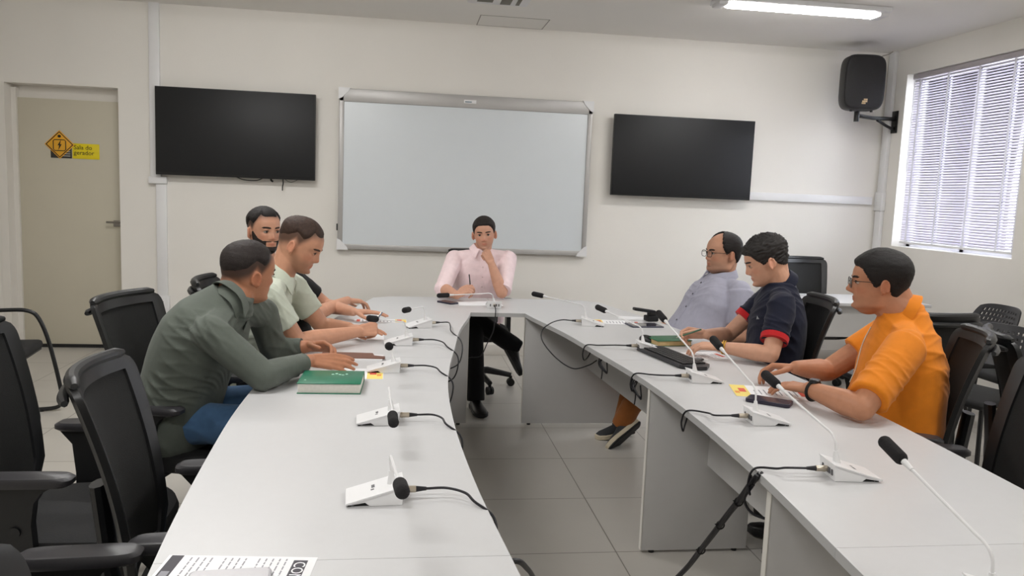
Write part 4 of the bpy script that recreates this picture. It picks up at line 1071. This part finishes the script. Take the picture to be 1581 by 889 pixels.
    for sd in ('L', 'R'):
        hj, kn, an = legs[sd]; fd = A3(*p.get('foot' + sd, tuple(fwd * .95 + p['hlat'] * (.2 if sd == 'L' else -.2))))
        fd = nrm(fd); upv = nrm(A3(0, 0, 1) - fd * fd[2]); sdv = np.cross(upv, fd)
        if 'upf' + sd in p: upv = nrm(A3(*p['upf' + sd]) - fd * (A3(*p['upf' + sd]) @ fd)); sdv = np.cross(upv, fd)
        heel = an - upv * (.093 if 'upf' + sd not in p else .08)
        xs = [-.065, -.055, -.02, .03, .08, .125, .165, .195, .205]; hw = [.018, .030, .035, .036, .042, .047, .044, .028, .012]; hh = [.05, .075, .09, .088, .068, .054, .045, .035, .028]
        q = np.linspace(0, 2 * np.pi, 22, endpoint=False); rings = []
        for x, w_, h_ in zip(xs, hw, hh):
            u_ = np.sin(q); uu = np.where(u_ > 0, u_ ** .8 * (h_ - .03), u_ * .012) if True else u_
            rings.append(heel + x * fd + (np.cos(q) * w_)[:, None] * sdv + (.03 + uu)[:, None] * upv)
        so = part('shoe', M().loft(rings), p.get('shoe_m', m_shoe))
        rr = []
        for zz, e_ in ((0, -.001), (.005, .004), (.028, .004), (.032, .0)):
            rr.append(np.array([heel + x * fd + y * sdv + zz * upv for x, y in [(x_ + (e_ if x_ > 0 else -e_), (w_ + e_)) for x_, w_ in zip(xs, hw)] + [(x_ + (e_ if x_ > 0 else -e_), -(w_ + e_)) for x_, w_ in zip(xs[::-1], hw[::-1])]]))
        obj('sole', M().loft(rr), p.get('sole_m', m_black), so, world=True)
        if 'sole_m' in p: obj('outsole', M().loft([r_ - upv * .0 + upv * dz for r_, dz in ((rr[0], -.007), (rr[1], -.007), (rr[1], .001))]), m_black, so, world=True)
    # shirt
    g = M(); g.ell(p['neck'] - A3(0, 0, .042), A3(1, 1, 1) * (nr * 1.1 + .013)); g.loft(torso_rings(p, p.get('loose', .010), -.05 if not p.get('untuck') else -.10))
    cuff = p.get('cuff', .55); sr = p.get('sleeve', .066); cms = []
    for sd in ('L', 'R'):
        cm = M(); cms.append(cm); S, E, W_ = p['sh' + sd], A3(*p['el' + sd]), A3(*p['wr' + sd]); cf = cuff[sd] if isinstance(cuff, dict) else cuff
        g.capsule(S, p['neck'] - A3(0, 0, .045), .062, .050); g.ell(S, A3(.066, .066, .066) * p.get('delt', 1))
        if cf <= 1:
            e = S + (E - S) * cf; g.cyl(S, e, sr * 1.03, sr * .97, 20)
            cm.cyl(e - (E - S) * .085, e + (E - S) * .012, sr * 1.0, sr * .97, 28)
        else:
            g.capsule(S, E, sr, sr * .86); e = E + (W_ - E) * (cf - 1); g.capsule(E, E + (e - E) * .5, sr * .86, sr * .74); g.cyl(E + (e - E) * .4, e, sr * .76, sr * (.58 if cf > 1.7 else .74), 20)
            c0 = e - nrm(W_ - E) * p.get('cuff_w', .045); cm.cyl(c0, e + nrm(W_ - E) * .002, sr * (.60 if cf > 1.7 else .80), sr * (.585 if cf > 1.7 else .80), 24)
    sm = remesh(g, .0065, 5); wrinkle(sm, p.get('wr_amp', .006), p['seed'], p.get('wr_dirs', [(.2, .3, 1), (.8, .5, .6)]), p.get('wr_f', 24))
    Vw = get_v(sm); p['bvh'] = BVHTree.FromPolygons([Vector(v) for v in Vw], [tuple(f.vertices) for f in sm.polygons])
    set_v(sm, Vw - org); sm.materials.append(p['shirt']); so = link_part(o, p.get('shirt_name', 'shirt'), sm); p['shirt_o'] = so
    for cm in (cms if p.get('cuff_m') else []): obj('cuff', cm, p['cuff_m'], so, world=True, smooth=40)
    # collar
    if p.get('collar'):
        ax = nrm(hd.w((-.03, 0, -.06)) - p['neck']); latv = nrm(p['shL'] - p['shR']); fw = nrm(np.cross(latv, ax)); latv = np.cross(ax, fw)
        c0 = p['neck'] + ax * p.get('col_up', -.012) + fw * p.get('col_f', .010); op = p.get('open', .28); rr = nr * 1.06 + .003
        prof = [(0, -.060), (-.001, .014), (.003, .032), (.008, .033), (.016, .020), (.028, -.010), (.031, -.018), (.027, -.019), (.014, .010), (.006, .020), (.005, -.060)]
        rings = []
        for a in np.linspace(op, 2 * np.pi - op, 44):
            k = math.cos(a); pt = sst(k, .55, .98); rad = fw * k + latv * math.sin(a)
            rings.append(np.array([c0 + rad * (rr + r_ * (1 + .35 * pt)) + ax * (h_ * p.get('col_h', .85) - (.022 + .012 * p.get('col_drop', 1)) * max(0, k) ** 2 - (.020 * pt if r_ > .02 else 0) + .012 * max(0, -k)) for r_, h_ in prof]))
        V_ = np.vstack(rings); n_ = len(prof); F = []
        for i in range(len(rings) - 1):
            for j in range(n_): F.append((i * n_ + j, i * n_ + (j + 1) % n_, (i + 1) * n_ + (j + 1) % n_, (i + 1) * n_ + j))
        F += [tuple(range(n_)), tuple(range((len(rings) - 1) * n_ + n_ - 1, (len(rings) - 1) * n_ - 1, -1))]
        obj('collar', M().add(V_, F), p.get('collar_m', p['shirt']), so, world=True, smooth=50)
    return o

def link_part(o, name, me):
    c = link(bpy.data.objects.new(name, me)); c.parent = o; return c

def on_chest(p, t, side, off=.0015):
    """point on the front of the shirt at height fraction t, side metres to the wearer's left"""
    lat = nrm(p['shL'] - p['shR']); up = nrm(p['neck'] - p['hip']); fw = nrm(np.cross(lat, up))
    base = p['hip'] + (p['neck'] - p['hip']) * t + lat * side
    h = p['bvh'].ray_cast(Vector(base + fw * .6), Vector(-fw), 1.2)
    return (np.array(h[0]) + np.array(h[1]) * off, np.array(h[1])) if h[0] is not None else (base + fw * .15, fw)
def buttons(p, ts, m, r=.0055, placket=None):
    for t in ts:
        q, n = on_chest(p, t, 0, .0005); obj('button', M().cyl(q, q + n * .003, r, r, 12), m, p['shirt_o'], world=True)
    if placket:
        L_ = []; R_ = []
        for t in np.linspace(placket[0], placket[1], 24): L_.append(on_chest(p, t, .016)[0]); R_.append(on_chest(p, t, -.016)[0])
        n_ = len(L_); off = on_chest(p, .6, 0)[1] * -.003
        V = np.vstack([L_, R_, np.array(L_) + off, np.array(R_) + off]); F = []
        for i in range(n_ - 1): F += [(i, n_ + i, n_ + i + 1, i + 1), (2 * n_ + i, 2 * n_ + i + 1, 3 * n_ + i + 1, 3 * n_ + i), (i, i + 1, 2 * n_ + i + 1, 2 * n_ + i), (n_ + i, 3 * n_ + i, 3 * n_ + i + 1, n_ + i + 1)]
        obj('placket', M().add(V, F), p['shirt'], p['shirt_o'], world=True, smooth=60)
def glasses(p, m, rim=.0016, lens=True):
    hd = p['head']; f = M(); ls = M(); z0 = -.003; wide = hd.h.get('wide', 1)
    for q in (-1, 1):
        loop = []
        for a in np.linspace(0, 2 * np.pi, 28, endpoint=False):
            c_, s_ = math.cos(a), math.sin(a); x = .0265 * math.copysign(abs(c_) ** .6, c_); y = .0185 * math.copysign(abs(s_) ** .65, s_)
            loop.append(hd.w((.1035 - .10 * abs(x + .033) ** 1.6 * (1 if q * x > 0 else 1), q * .033 + x, z0 + y)))
        f.tube(loop, rim, 8, closed=True); ls.add(np.array(loop), [tuple(range(28))])
        f.tube([hd.w(v) for v in ((.096, q * .059, z0 + .008), (.088, q * .070 * wide, z0 + .009), (.05, q * .0775 * wide, z0 + .009), (-.005, q * .080 * wide, z0 + .006), (-.022, q * .081 * wide, z0 - .006))], rim * .9, 8)
        f.cyl(hd.w((.1, q * .008, z0 - .002)), hd.w((.103, q * .0065, z0 - .006)), .002)
    f.tube([hd.w(v) for v in ((.104, -.0075, z0 + .004), (.108, 0, z0 + .007), (.104, .0075, z0 + .004))], rim, 8)
    g = p['part']('spectacles', f, m)
    if lens: obj('lens', ls, m_glass, g, world=True)
def pen(label, tips, u, m, m2=None):
    u = nrm(u); g_ = (tips[0] + tips[4]) / 2; tip = g_ - u * .04; end = g_ + u * .095; r = thing('pen', label, 'pen', tuple(tip))
    obj('barrel', M().cyl(tip + u * .012, end, .0042, .0042, 10), m, r, world=True); obj('nib', M().cyl(tip, tip + u * .012, .0009, .0038, 10), m2 or m_metal, r, world=True)
    obj('clip', M().tube([end - u * .002, end - u * .002 + A3(0, 0, .006), end - u * .035 + A3(0, 0, .006)], .0011, 6), m2 or m_metal, r, world=True)

m_shoe = mat('shoe_black', (26, 24, 24), .35)
cloth = lambda n, rgb, var=.05, sheen=.1, **k: mat(n, rgb, .85, var=var, scale=25, bump=.12, bscale=420, sheen=sheen, spec=.2, **k)
m_jeans = cloth('denim_blue', (72, 104, 140), .12); m_blackt = cloth('black_trousers', (17, 17, 19)); m_tan = cloth('rust_trousers', (150, 92, 46)); m_greyt = cloth('grey_trousers', (60, 62, 68))
m_pinkS = cloth('pink_shirt', (238, 216, 219)); m_gg = cloth('grey_green_shirt', (92, 98, 91)); m_pg = cloth('pale_green_shirt', (196, 203, 188)); m_bt = cloth('black_tshirt', (18, 18, 20))
m_lav = cloth('lavender_shirt', (168, 168, 184)); m_nv = cloth('navy_polo', (26, 29, 46)); m_rd = cloth('red_cuff', (196, 40, 44)); m_og = cloth('orange_polo', (222, 130, 32))
FL = dict(curl=(.12, .18, .12), spread=.06)
def thick_short(top, side, z0=.03, z1=.08): return lambda th, Z, P: side + (top - side) * sst(Z, z0, z1)

# man in pink at the head of the table
hp = Head((.582, 5.835, 1.198), (-.12, -.99), -4, 5, nose=1.0, hair=hairline(.068, .050, -.005, -.03, -.06), thick=thick_short(.012, .005, .0, .07))
P = dict(head=hp, hip=(.56, 5.90, .57), neck=(.575, 5.87, 1.085), chest=(.565, 5.90, .84), shR=(.37, 5.86, 1.0), shL=(.77, 5.87, 1.01), neckr=.060, fwd=(0, -1), seed=1,
         elL=(.70, 5.60, .79), wrL=(.622, 5.635, .995), elR=(.275, 5.58, .812), wrR=(.365, 5.43, .785),
         handL=dict(d=(-.45, .25, .85), n=(-.3, .85, .1), curls=[(1.0, 1.3, .7), (1.2, 1.4, .8), (1.3, 1.4, .8), (1.4, 1.4, .8)], spread=.0, thumb=((.8, .3, .5), (.9, -.1, .5), (.9, -.3, .4))),
         handR=dict(d=(.72, .05, .42), n=(.2, .6, -.7), curls=[(.6, .8, .5), (.8, .9, .6), (1.0, 1.0, .6), (1.1, 1.1, .6)], spread=.03),
         skin=(196, 148, 124), hair_col=(34, 27, 25), stubble=.18, pants=m_blackt, shirt=m_pinkS, collar=True, open=.42, cuff={'L': .93, 'R': 1.12}, sleeve=.068, cuff_m=m_pinkS, cuff_w=.05, wide=1.08, deep=1.05, arm=1.08, delt=1.05,
         knR=(.49, 5.42, .56), anR=(.51, 5.30, .10), footR=(.15, -.98, 0), knL=(.50, 5.45, .615), anL=(.80, 5.46, .42), footL=(.35, -.55, -.6), upfL=(.9, .1, .3), wr_dirs=[(.3, .1, 1), (1, .2, .3)])
person(P, 'person in a pink button-up shirt, chin on fist, at the head of the table')
buttons(P, (.9, .76, .62, .48), mat('button_pale', (214, 190, 190), .4), placket=(.35, .93))
pen('black pen in the fingers of the man in pink', P['tips']['R'], (-.1, .2, .9), m_black)

# man in grey-green leaning on the left arm of the table
hg = Head((-.597, 3.16, 1.152), (.76, .65), -6, 6, nose=.95, hair=hairline(.064, .044, -.008, -.022, -.05, 1.0), thick=thick_short(.006, .002, .0, .07), wide=1.03)
G = dict(head=hg, hip=(-.885, 3.18, .57), neck=(-.655, 3.11, 1.065), chest=(-.78, 3.12, .86), shR=(-.69, 2.925, .955), shL=(-.575, 3.32, .965), fwd=(.98, -.18), soft=.03, seed=2, col_h=.75, col_up=-.012, col_f=.022,
         elR=(-.505, 2.93, .795), wrR=(-.365, 3.19, .80), elL=(-.545, 3.42, .79), wrL=(-.40, 3.40, .815),
         handR=dict(d=(.97, .10, -.06), n=(-.1, .72, -.68), curls=[(.25, .3, .2), (.2, .3, .2), (.2, .25, .2), (.2, .3, .2)], spread=.05, thumb=((.6, .5, .6), (.85, .2, .5), (.95, 0, .3))),
         handL=dict(d=(.90, -.40, .10), n=(.1, -.75, -.65), curl=(.5, .6, .4), spread=.03, thumb=((.6, .6, .5), (.8, .4, .45), (.9, .1, .3))),
         skin=(178, 122, 92), hair_col=(38, 31, 29), fade=(.036, (48, 38, 35)), pants=m_jeans, shirt=m_gg, collar=True, open=.5, cuff=1.82, sleeve=.066, cuff_m=m_gg, wide=1.06, deep=1.05, wr_amp=.008, loose=.014, untuck=True, neckr=.064,
         knR=(-.45, 2.97, .60), knL=(-.46, 3.27, .62), anR=(-.42, 2.96, .1), anL=(-.43, 3.3, .1), wr_dirs=[(1, .1, .5), (.7, .2, 1)])
person(G, 'person in a long-sleeved grey-green shirt and jeans leaning on the table, hands together')

# man in pale green, writing
hm_ = Head((-.478, 3.755, 1.222), (.985, -.17), -26, 0, nose=1.0, hair=hairline(.060, .046, -.008, -.022, -.05, 1.0), thick=thick_short(.010, .002, .02, .08))
Q = dict(head=hm_, hip=(-.72, 3.88, .57), neck=(-.575, 3.76, 1.085), chest=(-.685, 3.78, .86), shR=(-.60, 3.565, 1.005), shL=(-.555, 3.96, 1.01), fwd=(1, 0), soft=.03, seed=3, col_up=.004,
         elR=(-.47, 3.60, .795), wrR=(-.215, 3.86, .80), elL=(-.40, 3.99, .80), wrL=(-.27, 3.98, .80),
         handR=dict(d=(.86, .48, .10), n=(-.45, .75, -.5), curls=[(.9, .9, .5), (1.1, 1.0, .6), (1.2, 1.1, .7), (1.3, 1.2, .7)], spread=.0, thumb=((.75, .3, .6), (.9, 0, .5), (.9, -.1, .4))),
         handL=dict(d=(.95, -.2, 0), n=(0, 0, -1), **FL),
         skin=(198, 146, 118), hair_col=(58, 42, 34), fade=(.040, (70, 52, 43)), stubble=.35, stubble_col=(92, 62, 46), brow=(66, 46, 36), pants=m_greyt, shirt=m_pg, collar=True, open=.45, cuff=.66, sleeve=.069, lid=.8, wide=1.03, deep=1.0, untuck=True, arm=1.05, wr_dirs=[(1, .1, .4), (.5, .2, 1)])
person(Q, 'person in a pale green short-sleeved shirt looking down and writing')
pen('pen in the writing hand of the man in pale green', Q['tips']['R'], (.55, .35, .75), mat('pen_blue_grey', (110, 120, 140), .3))

# bearded man behind them
hb = Head((-.752, 4.40, 1.248), (.60, -.80), -1, 0, nose=.95, hair=hairline(.064, .054, -.004, -.024, -.05, 1.0), thick=thick_short(.011, .003, .02, .07))
beardf = lambda th, Z, P: np.minimum.reduce([np.interp(th, [0, .35, .7, 1.05, 1.35, 1.6], [-.044, -.046, -.048, -.034, .0, .005]) - Z, 1.45 - th, (np.maximum(np.abs(P[..., 1]) / .027, np.abs(Z + .068) / .011) - 1) * .02, np.where((Z > -.06) & (th < .45), .0045 - np.abs(Z + .0525), .02)])
B = dict(head=hb, hip=(-.60, 4.52, .55), neck=(-.755, 4.43, 1.085), chest=(-.69, 4.47, .84), shR=(-.735, 4.235, 1.0), shL=(-.68, 4.62, 1.0), fwd=(1, 0), soft=.03, seed=4,
         elR=(-.505, 4.37, .79), wrR=(-.335, 4.80, .822), elL=(-.45, 4.72, .80), wrL=(-.28, 4.50, .80),
         handR=dict(d=(.80, .55, -.1), n=(.1, .1, -1), curls=[(.5, .5, .3), (.45, .5, .3), (.4, .5, .3), (.4, .5, .3)], spread=.1),
         handL=dict(d=(.8, .1, 0), n=(0, 0, -1), **FL),
         skin=(196, 146, 120), hair_col=(26, 21, 20), fade=(.032, (40, 31, 29)), beard=beardf, brow=(30, 22, 19), pants=m_blackt, shirt=m_bt, shirt_name='tshirt', cuff=.72, sleeve=.064, wide=1.0, eye_out=.001, gaze=(.12, 0))
person(B, 'person with a black beard and black t-shirt looking at the camera, behind the others')

# man in lavender
hl_ = Head((1.915, 4.58, 1.190), (-.99, -.13), 0, 0, nose=.95, wide=1.12, jaw=.013, chin2=.026, hair=(lambda th, Z, P: np.minimum(Z - np.interp(th, [0, .6, .95, 1.15, 1.35, 1.62, 1.95, 2.4, 3.15], [.16, .125, .10, .03, -.006, .014, -.03, -.055, -.07]), .03)), thick=thick_short(.012, .009, .0, .07))
L = dict(head=hl_, hip=(1.915, 4.60, .57), neck=(1.94, 4.60, 1.045), chest=(1.885, 4.60, .82), shR=(1.945, 4.80, .965), shL=(1.965, 4.395, .98), fwd=(-1, -.03), seed=5, wr_amp=.0042, wr_f=17, col_up=.022, col_f=.016,
         elL=(1.95, 4.315, .725), wrL=(1.70, 4.34, .70), elR=(1.86, 4.90, .72), wrR=(1.72, 4.86, .70),
         handL=dict(d=(-1, .1, -.05), n=(0, 0, -1), **FL), handR=dict(d=(-1, -.1, -.05), n=(0, 0, -1), **FL),
         skin=(190, 142, 116), hair_col=(30, 25, 24), stubble=.35, pants=m_tan, shirt=m_lav, collar=True, open=.35, cuff=.74, sleeve=.076, wide=1.22, deep=1.22, belly=.125, bt=.33, arm=1.12, neckr=.066, wr_dirs=[(.2, .3, 1), (.6, .8, .5)],
         knL=(1.50, 4.45, .56), knR=(1.5, 4.75, .56), anL=(1.36, 4.60, .13), anR=(1.40, 4.72, .11), footL=(-.78, -.35, -.50), upfL=(-.25, .72, .65), footR=(-.9, -.3, -.1), shoe_m=mat('shoe_dark_grey', (44, 46, 48), .6), sole_m=mat('sole_cream', (196, 184, 160), .6))
person(L, 'heavyset person in a lavender short-sleeved shirt and glasses, leaning back')
buttons(L, (.90, .75, .58, .40), mat('button_dark', (40, 40, 52), .4), .006, placket=(.25, .93))
glasses(L, mat('spectacle_metal', (58, 50, 46), .3, metal=.6), .0018)

# man in the navy polo
hn = Head((1.80, 3.755, 1.212), (-.955, .28), -22, 0, nose=1.0, hair=hairline(.058, .044, -.016, -.03, -.055, 1.0), thick=thick_short(.017, .006, .0, .07))
N_ = dict(head=hn, hip=(1.85, 3.76, .57), neck=(1.885, 3.755, 1.115), chest=(1.89, 3.755, .84), shR=(1.945, 3.945, 1.02), shL=(1.815, 3.57, 1.01), lid=.75, neckr=.062, fwd=(-.94, .34), seed=6, anL=(1.66, 3.62, .10), anR=(1.66, 3.88, .10), knL=(1.48, 3.76, .60), knR=(1.52, 3.98, .60), footL=(-.8, .5, 0), footR=(-.9, .4, 0),
         elL=(1.715, 3.445, .795), wrL=(1.52, 3.585, .802), elR=(1.72, 3.96, .795), wrR=(1.555, 3.86, .815),
         handL=dict(d=(-.80, .58, -.06), n=(.1, .2, -1), curls=[(.35, .4, .3), (.4, .45, .3), (.45, .5, .3), (.5, .5, .3)], spread=.04),
         handR=dict(d=(-.9, .25, .02), n=(-.1, -.8, -.5), curls=[(.7, .8, .4), (.8, .9, .5), (.9, .9, .5), (1.0, .9, .5)], spread=.0, thumb=((.75, .4, .5), (.9, .1, .4), (.9, -.1, .3))),
         skin=(206, 158, 132), hair_col=(42, 39, 38), hair_rough=.0024, pants=m_greyt, shirt=m_nv, shirt_name='polo_shirt', collar=True, open=.3, cuff={'L': .72, 'R': .62}, sleeve=.066, cuff_m=m_rd, wide=1.06, deep=1.06, untuck=True, wr_dirs=[(.2, .3, 1), (.7, .5, .7)])
person(N_, 'person in a navy polo with red sleeve trim, looking down at the table')
pen('green pen in the hand of the man in navy', N_['tips']['R'], (.75, -.3, .35), mat('pen_green', (40, 90, 60), .3))
q, n = on_chest(N_, .66, .13, .001)
lt = nrm(np.cross(A3(0, 0, 1), n)); u_ = np.cross(n, lt)
lg = M().add([q - lt * .014 - u_ * .012, q + lt * .016 - u_ * .016, q + lt * .004 + u_ * .018], [(0, 1, 2)]); lg.add([q - lt * .008 + n * .001, q + lt * .02 + u_ * .004 + n * .001, q + u_ * .004 - lt * .004 + n * .001], [(0, 1, 2)])
obj('chest_emblem', lg, mat('emblem_pale', (176, 180, 186), .6), N_['shirt_o'], world=True)
wv = A3(1.52, 3.585, .802); ax = nrm(A3(1.715, 3.445, .795) - wv); c0 = wv + ax * .022
s1 = nrm(np.cross(ax, A3(0, 0, 1))); s2 = np.cross(s1, ax)
br_ = M()
for kk in (-.005, .005): br_.tube([c0 + ax * kk + (s1 * math.cos(a) + s2 * math.sin(a)) * .0315 for a in np.linspace(0, 2 * np.pi, 24, endpoint=False)], .0035, 8, closed=True)
N_['part']('bracelet', br_, mat('bracelet_gold', (206, 160, 60), .35, metal=.5), label='yellow bracelet')

# man in orange
ho = Head((1.880, 2.915, 1.203), (-.90, .43), -2, 0, nose=1.38, wide=1.06, jaw=.006, chin2=.014, hair=hairline(.064, .050, -.022, -.05, -.082, 1.0), thick=thick_short(.017, .008, -.02, .06))
O = dict(head=ho, hip=(1.985, 2.84, .57), neck=(1.975, 2.87, 1.095), chest=(1.985, 2.865, .80), shR=(2.07, 3.045, 1.0), shL=(1.875, 2.69, .985), fwd=(-.86, .5), seed=7, col_h=.74, col_f=.022,
         elL=(1.605, 2.515, .795), wrL=(1.545, 2.765, .80), elR=(1.80, 3.09, .80), wrR=(1.625, 3.03, .825),
         handL=dict(d=(-.50, .86, -.05), n=(.1, .1, -1), curls=[(.2, .3, .2), (.2, .3, .2), (.25, .3, .2), (.3, .3, .2)], spread=.06),
         handR=dict(d=(-.86, .50, -.02), n=(-.2, -.15, -1), curls=[(.6, .6, .4), (.65, .65, .4), (.7, .65, .4), (.75, .7, .4)], spread=.06),
         skin=(182, 128, 98), hair_col=(24, 20, 19), stubble=.12, pants=m_greyt, shirt=m_og, shirt_name='polo_shirt', collar=True, open=.3, cuff={'L': .86, 'R': .6}, sleeve=.074, wide=1.2, deep=1.25, belly=.06, bt=.34, arm=1.16, neckr=.070, untuck=True, loose=.014, wr_amp=.007, wr_dirs=[(.5, .2, .8), (.2, .4, 1)], knL=(1.60, 2.95, .60), knR=(1.62, 3.16, .60), anL=(1.72, 2.93, .10), anR=(1.74, 3.14, .10), footL=(-.8, .6, 0), footR=(-.7, .7, 0))
person(O, 'person in an orange polo and glasses with a black watch, forearms on the table')
glasses(O, mat('spectacle_dark', (40, 36, 36), .3, metal=.4), .0016)
wv = A3(1.545, 2.765, .80); ax = nrm(A3(1.605, 2.515, .795) - wv); c0 = wv + ax * .022
s1 = nrm(np.cross(ax, A3(0, 0, 1))); s2 = np.cross(s1, ax)
if s2[2] < 0: s1, s2 = -s1, -s2
wt = O['part']('wristwatch', M().tube([c0 + (s1 * math.cos(a) + s2 * math.sin(a)) * .0335 for a in np.linspace(0, 2 * np.pi, 28, endpoint=False)], .010, 8, closed=True, flat=.25), m_black, label='black wristwatch')
c1 = c0 + s2 * .034
wf = M()
for hh_, rr_ in ((0, .021), (.008, .021), (.010, .018)): pass
wf.tubeT([c1 - s2 * .002, c1 + s2 * .008, c1 + s2 * .010], [.0205, .0205, .018], s2, 24)
obj('watch_face', wf, m_dark, wt, world=True)
obj('watch_dial', M().tubeT([c1 + s2 * .0098, c1 + s2 * .0108], [.0165, .016], s2, 24), m_pscreen, wt, world=True)
cd = [on_chest(O, t, -.01 + .02 * i, .003)[0] for i, t in enumerate((.86, .76, .66, .56))]
O['part']('neck_cord', M().tube(spline(cd + [cd[-1] + A3(-.015, .01, -.06)], 6), .0022, 6), mat('cord_white', (220, 214, 204), .6), label='white hanging cord')
